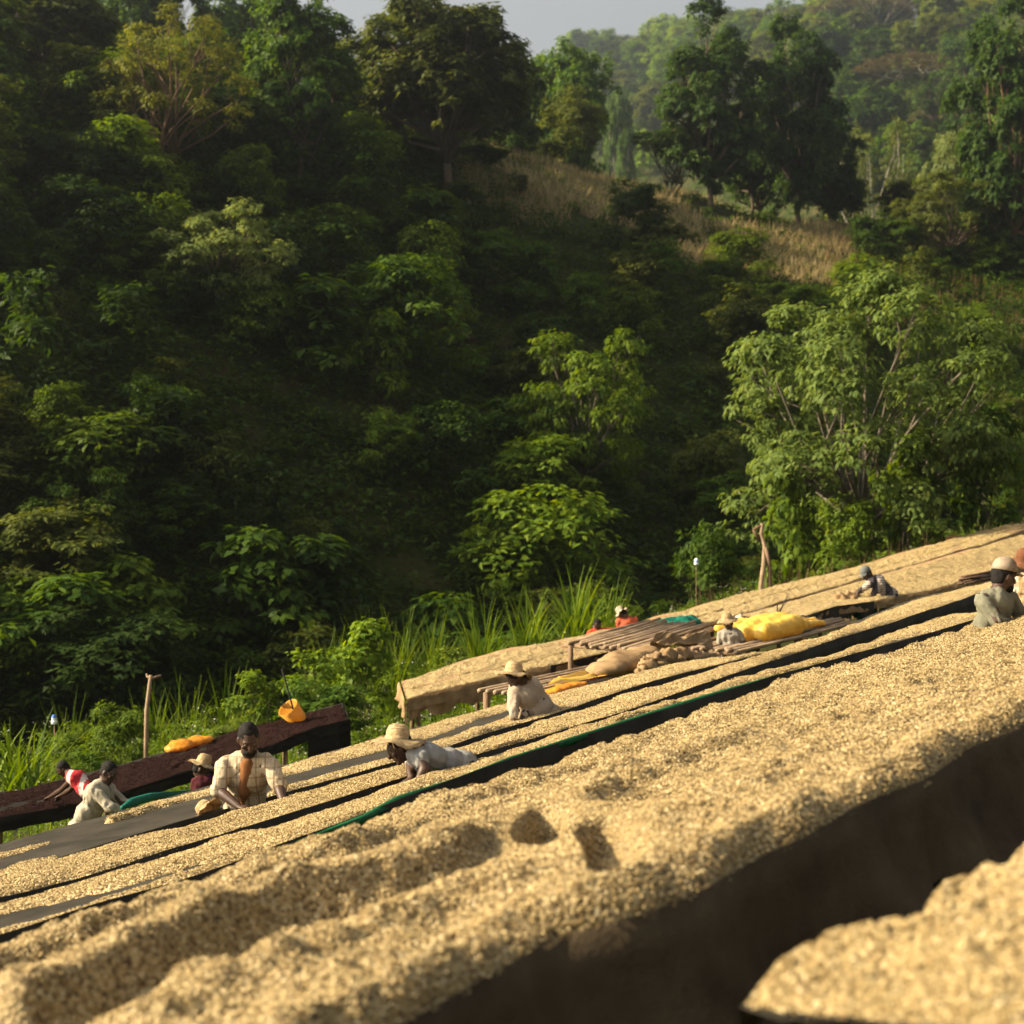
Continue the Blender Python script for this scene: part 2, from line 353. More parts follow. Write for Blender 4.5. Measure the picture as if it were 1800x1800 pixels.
        o = link('coffee_beans', npmesh('coffee_beans', V, F, True, np.repeat(rng.random(n), 4)), M[s.bm], s.o); tag(o, kind='stuff'); o.name = 'coffee_cherries' if s.bm == 'cherry' else 'coffee_beans'
def strips(defs, dz=0.0):
    """defs: list of (top pts, bottom pts, height); returns h(u, v) of parchment strips on the bed plane"""
    ls = [(LP(a, dz), LP(b, dz), h) for a, b, h in defs]
    def f(u, v):
        out = np.full(np.shape(u), -1.0)
        for a, b, h in ls:
            va, vb = a.at(u)[0], b.at(u)[0]; lo = max(a.u[0], b.u[0]); hi = min(a.u[-1], b.u[-1])
            jt = .035*vnoise(u*5, v*5, 21, 3)+.02*vnoise(u*14, v*14, 22, 2)
            q = (v-vb+jt)/np.maximum(va-vb, .02); ins = (q > 0) & (q < 1) & (u >= lo) & (u <= hi)
            prof = np.clip(4*q*(1-q), 0, 1)**.55
            out = np.maximum(out, np.where(ins, h*prof*(.75+.5*vnoise(u*1.3, v*2.6, 23, 3))+.012*vnoise(u*6, v*6, 24, 3)*prof, -1))
        return out
    return f
EDGE = [(-140,1530),(0,1487),(117,1456),(180,1442),(300,1408),(387,1378),(487,1352),(580,1326),(640,1306),(700,1292),(850,1249),(895,1238),(970,1222),(1025,1209),(1150,1175),(1250,1147),(1378,1138),(1433,1125),(1504,1098),(1555,1072),(1632,1048),(1739,1022),(1800,1003),(1880,980)]
L3B = [(-140,1598),(0,1550),(100,1523),(200,1488),(325,1453),(425,1424),(500,1408),(575,1384),(715,1348),(800,1318),(850,1299),(900,1281),(975,1266),(1037,1244),(1125,1213),(1225,1183),(1300,1168),(1366,1148)]
L3A = [(-140,1590),(0,1544),(100,1518),(200,1483),(325,1448),(425,1418),(500,1401),(575,1376),(715,1340),(800,1311),(850,1293),(900,1276),(975,1260),(1037,1238),(1125,1207),(1225,1177),(1300,1162),(1366,1144)]
L2A = [(-140,1628),(0,1582),(100,1552),(250,1518),(350,1483),(450,1457),(550,1421),(650,1396),(700,1373),(820,1333),(900,1316),(950,1298),(1000,1278),(1075,1262),(1175,1228),(1250,1203),(1357,1163),(1464,1129),(1586,1091),(1708,1049),(1800,1020)]
L2B = [(-140,1640),(0,1594),(100,1564),(250,1529),(350,1494),(450,1469),(550,1434),(650,1405),(700,1383),(820,1343),(900,1324),(950,1306),(1000,1287),(1075,1271),(1175,1237),(1250,1214),(1357,1184),(1464,1154),(1586,1109),(1708,1066),(1800,1038)]
L0 = [(-140,1700),(0,1650),(150,1606),(250,1572),(450,1503),(520,1482),(640,1441),(700,1410),(800,1375),(900,1336),(1000,1306),(1100,1271),(1200,1241),(1250,1226),(1350,1196),(1450,1168),(1600,1123),(1700,1097),(1800,1068)]
def fromv(l): 
    f = strips(l)
    return lambda b, u, w: f(u, (lambda vn, vf: vn+(vf-vn)*w)(b.near.at(u)[0], b.far.at(u)[0]))
def urange(pts, a, b): 
    q = [plane_pt(x, y) for x, y in pts]; u = [p[0]*UX+p[1]*UY for p in q]; return min(u)+a, max(u)-b
GB = 'raised beds of drying coffee parchment'
# bed A, half raked bare, nearest to the meadow
hA = fromv([
 ([(182,1449),(280,1415),(350,1396),(430,1371),(487,1355),(580,1328),(640,1308),(700,1294),(850,1251),(895,1240),(970,1224),(1025,1211),(1150,1177),(1250,1149),(1378,1139)],
  [(182,1453),(280,1421),(350,1403),(430,1384),(487,1370),(560,1350),(680,1318),(780,1288),(850,1262),(895,1250),(970,1238),(1037,1222),(1125,1196),(1250,1160),(1378,1143)], .055),
 ([(440,1411),(500,1391),(600,1361),(700,1329),(800,1299),(895,1261),(970,1240),(1037,1223),(1125,1198),(1250,1160),(1366,1141)], L3A[5:], .06),
 ([(-140,1558),(-20,1511),(45,1494),(92,1482)], [(-140,1568),(-20,1520),(45,1502),(92,1484)], .03),
 ([(-140,1588),(-20,1541),(50,1518),(105,1506)], [(-140,1600),(-20,1553),(50,1528),(105,1508)], .03)])
u0, u1 = urange(L3A, 0, 0)
bedA = Bed('drying_bed', 'long drying bed beside the meadow with its black cloth half raked bare', GB, smooth_line(LP(L3A)), smooth_line(LP(EDGE)), u0, u1, hA, .035, 21000, .016, rails=False)
hB = fromv([(L3B+[(1433,1128),(1504,1101),(1555,1076),(1632,1052),(1739,1027),(1800,1008)], L2A, .075)])
u0, u1 = urange(L2A, 0, 0)
bedB = Bed('drying_bed', 'full parchment bed between the plaid-shirted man and the man in grey bending low', GB, smooth_line(LP(L2A)), smooth_line(LP([(x, y+9) for x, y in L3B]+EDGE[-7:])), u0, u1, hB, .03, 42000, .015, rails=False, skirt=.5)
hC = fromv([(L2B, [(-140,1665),(0,1613),(150,1576),(250,1551),(350,1521),(450,1496),(520,1477)]+[(x, y-3) for x, y in L0[6:]], .06),
            ([(-140,1690),(0,1639),(150,1597),(250,1562),(450,1496),(520,1478)], [(-140,1700),(0,1649),(150,1605),(250,1571),(450,1502),(520,1481)], .04)])
u0, u1 = urange(L0, 0, 0)
bedC = Bed('drying_bed', 'narrow parchment bed with a bright green net edge along its near side', GB, smooth_line(LP(L0)), smooth_line(LP([(x, y+3) for x, y in L2B])), u0, u1, hC, .03, 30000, .014, skirt=.62, rails=False)
pts = [plane_pt(x, y-2) for x, y in L0 if 500 < x < 1500]
link('green_net_edge', MB().tube([(a, b-.02, c+.005) for a, b, c in pts], [.004]+[.024+.008*math.sin(i*2.1) for i in range(len(pts)-2)]+[.012], 8, seed=3, jit=.25).mesh('green_net_edge'), M['green_net'], bedC.o)
# front bed and nearest bed, on a step higher up the slope
DZ = .30
CREST = [(-300,1776),(-140,1722),(0,1668),(100,1648),(225,1598),(300,1567),(400,1545),(450,1533),(550,1483),(650,1452),(730,1423),(850,1377),(920,1364),(1030,1327),(1130,1273),(1250,1231),(1350,1195),(1450,1168),(1560,1140),(1650,1116),(1740,1092),(1800,1074),(1900,1042)]
FNEAR = [(-300,2330),(200,2080),(500,1930),(730,1803),(820,1752),(900,1704),(975,1658),(1075,1632),(1150,1610),(1250,1570),(1300,1541),(1350,1514),(1433,1478),(1547,1408),(1633,1371),(1700,1324),(1800,1288),(1900,1250)]
HOLES = []
def hF(b, u, w):
    w = w+.03*vnoise(u*1.1, u*0+.3, 41, 2)
    uc = u-b.uref
    left = np.clip(.7-uc/4.5, 0, 1)                      # ridges fade towards the upper end
    def ridge(c, up, dn): d = w-c; return np.where(d > 0, np.exp(-(d/up)**2), np.exp(-(d/dn)**2))
    h = .115+.025*vnoise(u*1.6, w*4, 42, 3)
    h = h + left*(.12*ridge(.80+.012*uc, .18, .03)+.16*ridge(.47+.02*uc, .14, .03)+.07*ridge(.2, .10, .04)) - left*.05*np.exp(-((w-.66)/.05)**2) - left*.055*np.exp(-((w-.36)/.04)**2)
    h = h + (1-left)*(.035*vnoise(u*2.2, w*7, 43, 3)+.016*np.sin(w*19+u*.7+2*vnoise(u*.8, w*2, 44, 2)))
    h = h+.036*vnoise(u*6, w*17, 45, 3)+.014*vnoise(u*15, w*42, 46, 2)
    x, y, z = b.pt(u, w)
    for cx, cy, ru, rv in HOLES:
        q = ((x-cx*y/cy)/ru)**2+((y-cy)/rv)**2; k = np.exp(-(q/4)**2); h = h*(1-k)+.155*k; h = h-.2*np.exp(-q**3)
    return np.maximum(h, .012)*np.where(h > .0, 1, 1)
_cx, _cy = [-300,0,300,450,550,850,1030,1250,1560,1700,1800,1900], [72,66,64,62,47,38,36,36,36,26,12,2]
fl, nl = smooth_line(LP([(x, y+float(np.interp(x, _cx, _cy))) for x, y in CREST], DZ-.19)), LP(FNEAR, DZ-.06)
def _ur(pts, dz): q = [plane_pt(x, y, dz) for x, y in pts]; u = [p[0]*UX+p[1]*UY for p in q]; return min(u), max(u)
a0, a1 = _ur(CREST, DZ); b0, b1 = _ur(FNEAR, DZ)
_q = plane_pt(1060, 1455, DZ); Bed.uref = _q[0]*UX+_q[1]*UY
_b = Bed.__new__(Bed); _b.near, _b.far, _b.u0, _b.u1, _b.h, _b.skew = nl, fl, min(a0, b0)+1.0, a1, hF, 0
_u, _w = np.meshgrid(np.linspace(_b.u0, _b.u1, 900), np.linspace(0, 1, 160), indexing='ij'); _x, _y, _z = _b.pt(_u, _w); _z = _z+_b.hh(_u, _w)
for hx, hy, ru, rv in ((958,1438,.10,.52), (1062,1450,.095,.55)):
    e_ = np.hypot(900+FPX*_x/_y-hx, 900-FPX*_z/_y-hy); k_ = np.argmin(np.where(e_ < 3, _y, 1e6+e_)); HOLES.append((_x.flat[k_], _y.flat[k_], ru, rv))
bedF = Bed('drying_bed', 'wide foreground bed heaped with parchment, two hand-scooped hollows in its middle', GB, nl, fl, min(a0, b0)+1.0, a1, hF, .03, 172000, .0128, skirt=.42, fskirt=.3, layer='parch_shaded', rails=False, flare=.16, mats={'cloth': M['dusty_cloth']})
NFAR = [(1180,1880),(1300,1748),(1373,1674),(1467,1644),(1583,1638),(1633,1578),(1733,1541),(1800,1488),(1900,1430)]
nf = LP([(x, y+32) for x, y in NFAR], DZ+.02); nn_ = Line.__new__(Line); nn_.u = nf.u; nn_.v = nf.v*0+min(nf.v)-.75; nn_.z = nf.z+.1
def hN(b, u, w): return .075+.03*vnoise(u*3, w*4, 51, 3)+.02*vnoise(u*9, w*9, 52, 3)+.012*vnoise(u*20, w*20, 53, 2)
q = plane_pt(1290, 1760, DZ); un = q[0]*UX+q[1]*UY
bedN = Bed('drying_bed', 'nearest bed, out of focus parchment heap cut off by the bottom right corner', GB, nn_, nf, un-.12, nf.u[-1]+.5, hN, .015, 16000, .0125, layer='parch_shaded', rails=False)
# dropped beans and leaf litter in the dark walkway
mb = MB()
for i in range(70):
    px = rng.uniform(760, 1750); py = 1800-.47*(px-900)+rng.uniform(-60, 60); c = plane_pt(px, py, -.2); zz = tz(c[0], c[1])
    mb.add([(c[0]-.02, c[1], zz+.02), (c[0], c[1]-.012, zz+.025), (c[0]+.025, c[1], zz+.02), (c[0], c[1]+.012, zz+.035)], [(0,1,2,3)], int(rng.integers(0, 3)))
M['dry_leaf'] = simple('dry_leaf', (.30,.12,.02), (.5,.22,.04), 20, .7, 0); M['green_leaf'] = simple('green_leaf', (.04,.12,.02), (.08,.2,.03), 20, .6, 0)
tag(link('leaf_litter', mb.mesh('leaf_litter'), [M['dry_leaf'], M['green_leaf'], M['parch']]), 'scattered dry leaves and dropped beans on the shaded walkway', 'litter', kind='stuff')

# ------------------------------------------------------------------ tables farther off, level across, set by depth
def dline(X0, Y0, off, px):
    """depth along a line parallel to the beds through (X0, Y0) shifted by off across, seen at column px"""
    k = (px-900)/FPX; X1, Y1 = X0+off*VX, Y0+off*VY; t_ = (k*Y1-X1)/(UX-k*UY); return Y1+t_*UY
def DL(X0, Y0, off, pts): return Line([tuple(P(px, py, dline(X0, Y0, off, px))) for px, py in pts])
def lu(l, px, X0, Y0, off): d = dline(X0, Y0, off, px); x = (px-900)/FPX*d; return x*UX+d*UY
def hTable(seed, thick=.035, furrow=None):
    def f(b, u, w):
        h = thick*(.8+.5*vnoise(u*1.5, w*5, seed, 3))+.014*vnoise(u*6, w*9, seed+1, 3)+.016*np.maximum(vnoise(u*13, w*17, seed+3, 2), -.3)
        if furrow is not None: h = np.where(np.abs(w-furrow+.05*vnoise(u*.9, u*0, seed+2, 2)) < .02, -1, h)
        return h
    return f
burl = {'cloth': M['burlap']}
T1o = (-5.22, 19.5)
def hCherry(b, u, w):
    m = vnoise(u*1.3, w*3, 64, 3); return np.where(m < -.8, -1, .022+.02*vnoise(u*5, w*8, 61, 3))
t1n = DL(*T1o, 0, [(-80,1464),(0,1441),(150,1415),(330,1361),(480,1312),(545,1284),(612,1268)])
t1f = Line.__new__(Line); t1f.u = t1n.u; t1f.v = t1n.v+1.45; t1f.z = t1n.z+np.interp(t1n.u, [t1n.u[0], t1n.u[-1]], [.05, -.12])
bedT1 = Bed('cherry_table', 'raised table of dark drying coffee cherries under black cloth', None, t1n, t1f, t1n.u[0], t1n.u[-1], hCherry, .04, 14000, .022, skirt=.12, layer='cherry', skew=1.2, mats={'cloth': M['black_cloth']})
bedT1.o['category'] = 'drying table'; bedT1.layer.name = 'cherry_layer'
T2o = (-1.41, 24.0)
t2n = DL(*T2o, 0, [(715,1232),(740,1224),(880,1191),(1000,1166),(1100,1141),(1250,1096),(1330,1073),(1480,1028),(1640,985),(1800,935),(1900,905)])
t2f = DL(*T2o, 1.45, [(660,1212),(703,1202),(800,1168),(900,1142),(1030,1119),(1160,1086),(1300,1046),(1400,1022),(1500,1000),(1650,955),(1800,915),(1900,889)])
bedT2 = Bed('drying_bed', 'long far burlap-covered bed of parchment running up along the bushes', GB, t2n, t2f, t2n.u[0], t2n.u[-1]-.1, hTable(71, .035, .42), .04, 9000, .02, skirt=.16, fskirt=.1, mats=burl, skew=1.3)
T3n = DL(*T2o, -1.75, [(1306,1086),(1370,1093),(1420,1084),(1467,1068),(1520,1062),(1632,1040),(1740,1012),(1800,995),(1900,965)])
T3f = DL(*T2o, -.3, [(1300,1084),(1340,1074),(1480,1031),(1640,988),(1800,938),(1900,908)])
bedT3 = Bed('drying_bed', 'far parchment bed with burlap over its lower end beside the grey-capped man', GB, T3n, T3f, T3n.u[0], T3n.u[-1]-.1, hTable(81, .035), .04, 9000, .02, skirt=.14, mats=burl)

# ------------------------------------------------------------------ people
def ell(cn, ax, n=14):
    """ellipsoid mesh: centre, three half-axis vectors"""
    cn = np.array(cn, float); A = np.array([tuple(a) for a in ax], float); th = np.linspace(0, math.pi, n//2+2)[1:-1]; ph = np.arange(n)*2*math.pi/n
    V = [cn+A[2]]; 
    for t_ in th:
        for p in ph: V.append(cn+math.cos(t_)*A[2]+math.sin(t_)*(math.cos(p)*A[0]+math.sin(p)*A[1]))
    V.append(cn-A[2]); m = len(th); F = [(0, 1+k, 1+(k+1) % n) for k in range(n)]
    for i in range(m-1):
        for k in range(n): F.append((1+i*n+k, 1+(i+1)*n+k, 1+(i+1)*n+(k+1) % n, 1+i*n+(k+1) % n))
    last = len(V)-1; F += [(last, 1+(m-1)*n+(k+1) % n, 1+(m-1)*n+k) for k in range(n)]
    if np.linalg.det(A) < 0: F = [f[::-1] for f in F]
    return V, F
def cap(p0, p1, r0, r1, n=12):
    p0, p1 = Vector(p0), Vector(p1); t_ = (p1-p0).normalized(); a = t_.orthogonal().normalized(); b = t_.cross(a); V = [p0-t_*r0]; rings = []
    for ang in (60, 30, 0): rings.append((p0-t_*r0*math.sin(R(ang)), r0*math.cos(R(ang))))
    for ang in (0, 30, 60): rings.append((p1+t_*r1*math.sin(R(ang)), r1*math.cos(R(ang))))
    for cn, r in rings: V += [cn+a*(math.cos(2*math.pi*k/n)*r)+b*(math.sin(2*math.pi*k/n)*r) for k in range(n)]
    V.append(p1+t_*r1); F = [(0, 1+(k+1) % n, 1+k) for k in range(n)]
    for i in range(len(rings)-1): F += [(1+i*n+k, 1+i*n+(k+1) % n, 1+(i+1)*n+(k+1) % n, 1+(i+1)*n+k) for k in range(n)]
    l = len(V)-1; F += [(l, 1+(len(rings)-1)*n+k, 1+(len(rings)-1)*n+(k+1) % n) for k in range(n)]
    return V, F
def blob(name, shapes, voxel, smooth=5, noise=0.0, nscale=9.0, seed=0, stretch=(1,1,1), deci=1.0, crease=0.0):
    """one continuous skin over overlapping solids"""
    V, F = [], []
    for v, f in shapes: o_ = len(V); V += [tuple(x) for x in v]; F += [tuple(i+o_ for i in q) for q in f]
    me = bpy.data.meshes.new(name); me.from_pydata(V, [], F); ob = bpy.data.objects.new(name, me); COL.objects.link(ob)
    m = ob.modifiers.new('r', 'REMESH'); m.mode = 'VOXEL'; m.voxel_size = voxel
    if smooth: m = ob.modifiers.new('s', 'SMOOTH'); m.factor = .5; m.iterations = smooth
    if deci < 1: m = ob.modifiers.new('d', 'DECIMATE'); m.ratio = deci
    out = bpy.data.meshes.new_from_object(ob.evaluated_get(bpy.context.evaluated_depsgraph_get())); bpy.data.objects.remove(ob); bpy.data.meshes.remove(me)
    n = len(out.vertices)
    if noise and n:
        co = np.empty(n*3, np.float32); out.vertices.foreach_get('co', co); co = co.reshape(-1, 3).astype(float); nr = np.empty(n*3, np.float32); out.vertices.foreach_get('normal', nr); nr = nr.reshape(-1, 3)
        q = co*np.array(stretch)*nscale; w = vnoise(q[:, 0]+.6*q[:, 2], q[:, 1]+.9*q[:, 2], 200+seed, 3)+.6*vnoise(q[:, 2]*1.3+.4*q[:, 0], q[:, 0]*1.2-.5*q[:, 1], 300+seed, 2)
        if crease: q2 = co*nscale*1.7; w = w+crease*(.5-2*np.minimum(np.abs(vnoise(q2[:, 0]+q2[:, 2], q2[:, 1]-.7*q2[:, 2], 801+seed, 2)), .5))
        co += nr*(w*noise)[:, None]; out.vertices.foreach_set('co', co.astype(np.float32).ravel())
    out.polygons.foreach_set('use_smooth', np.ones(len(out.polygons), bool)); out.name = name; out.update(); return out
M['skin'] = simple('dark_skin', (.045,.022,.013), (.075,.038,.022), 12, .5, .15, 90, spec=.4, dist=.002)
M['hair'] = simple('black_hair', (.006,.005,.004), (.014,.011,.009), 60, .8, .8, 200, spec=.2, dist=.004)
M['eye'] = simple('eye_white', (.10,.085,.07), (.16,.14,.12), 5, .3, 0)
def cloth(name, c1, c2, **k): return simple(name, c1, c2, 6, .9, .35, 60, spec=.12, trans=.08, dist=.006, **k)
M['white_shirt'] = cloth('white_cotton', (.33,.28,.20), (.46,.395,.30)); M['cream_shirt'] = cloth('cream_cotton', (.33,.26,.19), (.46,.37,.28))
M['grey_tee'] = cloth('grey_cotton', (.20,.195,.185), (.29,.28,.265)); M['olive_shirt'] = cloth('olive_grey_cotton', (.14,.135,.095), (.22,.21,.15))
M['red_shirt'] = cloth('faded_red_cotton', (.38,.07,.035), (.50,.12,.06)); M['hoodie'] = cloth('red_fleece', (.50,.05,.025), (.62,.09,.04))
M['burgundy'] = cloth('burgundy_cotton', (.055,.012,.016), (.09,.02,.024)); M['dark_trousers'] = cloth('dark_trousers', (.02,.02,.022), (.05,.048,.045))
M['orange_tee'] = cloth('orange_cotton', (.19,.08,.03), (.26,.115,.045)); M['dusty_tee'] = cloth('dusty_tee', (.25,.225,.18), (.35,.315,.26))
M['cap_grey'] = cloth('grey_cap', (.10,.11,.11), (.17,.18,.17)); M['cap_camo'] = cloth('mottled_cap', (.16,.11,.07), (.42,.34,.25)); M['rust'] = cloth('rust_felt', (.11,.045,.022), (.19,.08,.04))
def pattern(name, build):
    m, t, b = new_mat(name); L = t.links; tc = N(t, 'ShaderNodeTexCoord'); sp = N(t, 'ShaderNodeSeparateXYZ'); L.new(tc.outputs['Object'], sp.inputs[0])
    def line(src, freq, w0, w1, ph=0.0):
        a = N(t, 'ShaderNodeMath', operation='MULTIPLY_ADD', i_1=freq, i_2=ph); L.new(src, a.inputs[0]); f = N(t, 'ShaderNodeMath', operation='FRACT'); L.new(a.outputs[0], f.inputs[0])
        g = N(t, 'ShaderNodeMath', operation='GREATER_THAN', i_1=w0); l = N(t, 'ShaderNodeMath', operation='LESS_THAN', i_1=w1); L.new(f.outputs[0], g.inputs[0]); L.new(f.outputs[0], l.inputs[0])
        mu = N(t, 'ShaderNodeMath', operation='MULTIPLY'); L.new(g.outputs[0], mu.inputs[0]); L.new(l.outputs[0], mu.inputs[1]); return mu.outputs[0]
    def mix(f, a, col, k=1.0):
        x = N(t, 'ShaderNodeMix', data_type='RGBA'); q = N(t, 'ShaderNodeMath', operation='MULTIPLY', i_1=k); L.new(f, q.inputs[0]); L.new(q.outputs[0], x.inputs[0])
        if hasattr(a, 'links'): L.new(a, x.inputs[6])
        else: x.inputs[6].default_value = (*a, 1)
        x.inputs[7].default_value = (*col, 1); return x.outputs[2]
    L.new(build(line, mix, sp, tc, t, L), b.inputs['Base Color']); b.inputs['Roughness'].default_value = .9; b.inputs['Specular IOR Level'].default_value = .1
    n2 = N(t, 'ShaderNodeTexNoise', i_Scale=40.0); L.new(tc.outputs['Object'], n2.inputs['Vector']); bp = N(t, 'ShaderNodeBump', i_Strength=.35, i_Distance=.006); L.new(n2.outputs[0], bp.inputs['Height']); L.new(bp.outputs[0], b.inputs['Normal'])
    return m
def plaid(line, mix, sp, tc, t, L):
    x, z = sp.outputs[0], sp.outputs[2]; o = mix(line(x, 14, 0, .16), (.48,.40,.28), (.24,.16,.10), .75); o = mix(line(x, 14, .32, .40), o, (.42,.30,.18), .7); o = mix(line(x, 14, .62, .68), o, (.42,.30,.18), .6)
    o = mix(line(z, 13, 0, .15), o, (.26,.17,.10), .6); return mix(line(z, 13, .45, .52), o, (.42,.30,.18), .55)
M['plaid'] = pattern('cream_brown_plaid', plaid)
M['check'] = pattern('brown_cream_check', lambda line, mix, sp, tc, t, L: mix(line(sp.outputs[2], 9, 0, .5), mix(line(sp.outputs[0], 9, 0, .5), (.62,.52,.36), (.36,.24,.12)), (.24,.14,.07), .6))
M['red_white'] = pattern('red_top_white_print', lambda line, mix, sp, tc, t, L: mix(line(sp.outputs[0], 6, .55, .9), (.40,.03,.035), (.62,.52,.46), .85))
M['jacket'] = pattern('dark_white_patterned_jacket', lambda line, mix, sp, tc, t, L: mix(line(sp.outputs[0], 3, .1, .6), mix(line(sp.outputs[2], 22, .2, .5), (.44,.38,.32), (.16,.08,.07)), (.03,.028,.035), .92))
def straw_mat():
    m, t, b = new_mat('straw'); L = t.links; tc = N(t, 'ShaderNodeTexCoord'); n1 = N(t, 'ShaderNodeTexNoise', i_Scale=30.0, i_Detail=4.0); L.new(tc.outputs['Object'], n1.inputs['Vector'])
    r = ramp(t, [(.3, (.36,.23,.10)), (.7, (.62,.46,.25))]); L.new(n1.outputs[0], r.inputs[0]); L.new(r.outputs[0], b.inputs['Base Color']); b.inputs['Roughness'].default_value = .8
    wv = N(t, 'ShaderNodeTexWave', wave_type='RINGS', rings_direction='Z', i_Scale=42.0, i_Distortion=1.5); L.new(tc.outputs['Object'], wv.inputs['Vector'])
    bp = N(t, 'ShaderNodeBump', i_Strength=.8, i_Distance=.006); L.new(wv.outputs[0], bp.inputs['Height']); L.new(bp.outputs[0], b.inputs['Normal'])
    tr = N(t, 'ShaderNodeBsdfTranslucent'); tr.inputs[0].default_value = (.6,.34,.12,1); mx = N(t, 'ShaderNodeMixShader', i_0=.2); L.new(b.outputs[0], mx.inputs[1]); L.new(tr.outputs[0], mx.inputs[2]); L.new(mx.outputs[0], t.nodes['Material Output'].inputs[0]); return m
M['straw'] = straw_mat()
def hat_mesh(seed, rb=.19, rc=.088, hc=.11, droop=.03, fray=70, wave=.02):
    g = np.random.default_rng(seed); n = 40; prof = [(.001, hc), (rc*.45, hc*.985), (rc*.8, hc*.86), (rc*.97, hc*.55), (rc*1.02, .02), (rc*1.1, .0), (rc*1.1+(rb-rc*1.1)*.5, -droop*.35), (rb, -droop), (rb*.99, -droop-.006), (rc*1.1+(rb-rc*1.1)*.5, -droop*.35-.008), (rc*1.0, -.008), (rc*.9, .03)]
    ph = np.arange(n)*2*math.pi/n; wv = vnoise(np.cos(ph)*1.6+5, np.sin(ph)*1.6+5, seed, 2); V = []
    for r, z in prof:
        k = np.clip((r-rc)/(rb-rc), 0, 1); V.append(np.stack([np.cos(ph)*r*(1+.06*k*wv), np.sin(ph)*r*(1+.06*k*wv), z+k*wave*wv*2], 1))
    V = np.concatenate(V); F = [(i*n+k, i*n+(k+1) % n, (i+1)*n+(k+1) % n, (i+1)*n+k) for i in range(len(prof)-1) for k in range(n)]
    mb = MB().add(V, [f[::-1] for f in F])
    for i in range(fray):
        a = g.uniform(0, 6.283); l = g.uniform(.015, .055); p = Vector((math.cos(a)*rb*.97, math.sin(a)*rb*.97, -droop+wave*float(np.interp(a, ph, wv))*2)); a2 = a+g.normal()*.5; d_ = Vector((math.cos(a2), math.sin(a2), g.normal()*.35))*l; s_ = Vector((-math.sin(a), math.cos(a), 0))*.0025
        mb.add([p-s_, p+s_, p+d_+s_*.3, p+d_-s_*.3], [(0,1,2,3)])
    return mb.mesh('straw_hat')
def cap_mesh():
    n = 28; ph = np.arange(n)*2*math.pi/n; V = []; prof = [(.001,.105),(.045,.10),(.08,.07),(.098,.025),(.101,-.01),(.096,-.012)]
    for r, z in prof: V.append(np.stack([np.cos(ph)*r*.92, np.sin(ph)*r*1.08, np.full(n, z)], 1))
    mb = MB().add(np.concatenate(V), [(i*n+(k+1) % n, i*n+k, (i+1)*n+k, (i+1)*n+(k+1) % n) for i in range(len(prof)-1) for k in range(n)])
    gx_ = np.linspace(-1, 1, 9); pts = []
    for z in (0, -.006):
        for x in gx_: pts += [(x*.085, .085-.02*x*x, -.005+z-.02*x*x+.012), (x*.075, .085+.085*math.sqrt(max(1-x*x*.92, 0)), -.018+z-.025*x*x+.008)]
    F = [(2*i, 2*i+2, 2*i+3, 2*i+1) for i in range(8)]+[(18+2*i+1, 18+2*i+3, 18+2*i+2, 18+2*i) for i in range(8)]+[(2*i+1, 2*i+3, 18+2*i+3, 18+2*i+1) for i in range(8)]
    return mb.add(pts, F).mesh('cap')
def frame(f, up):
    f = Vector(f).normalized(); up = Vector(up); up = (up-f*up.dot(f)).normalized(); r = f.cross(up); return f, up, r
def child(name, me, mat, root, loc=None, rot=None, scale=1.0):
    o = link(name, me, mat, root)
    if loc is not None: o.location = Vector(loc)-root.location; o.rotation_mode = 'QUATERNION'; o.rotation_quaternion = rot; o.scale = (scale,)*3
    return o
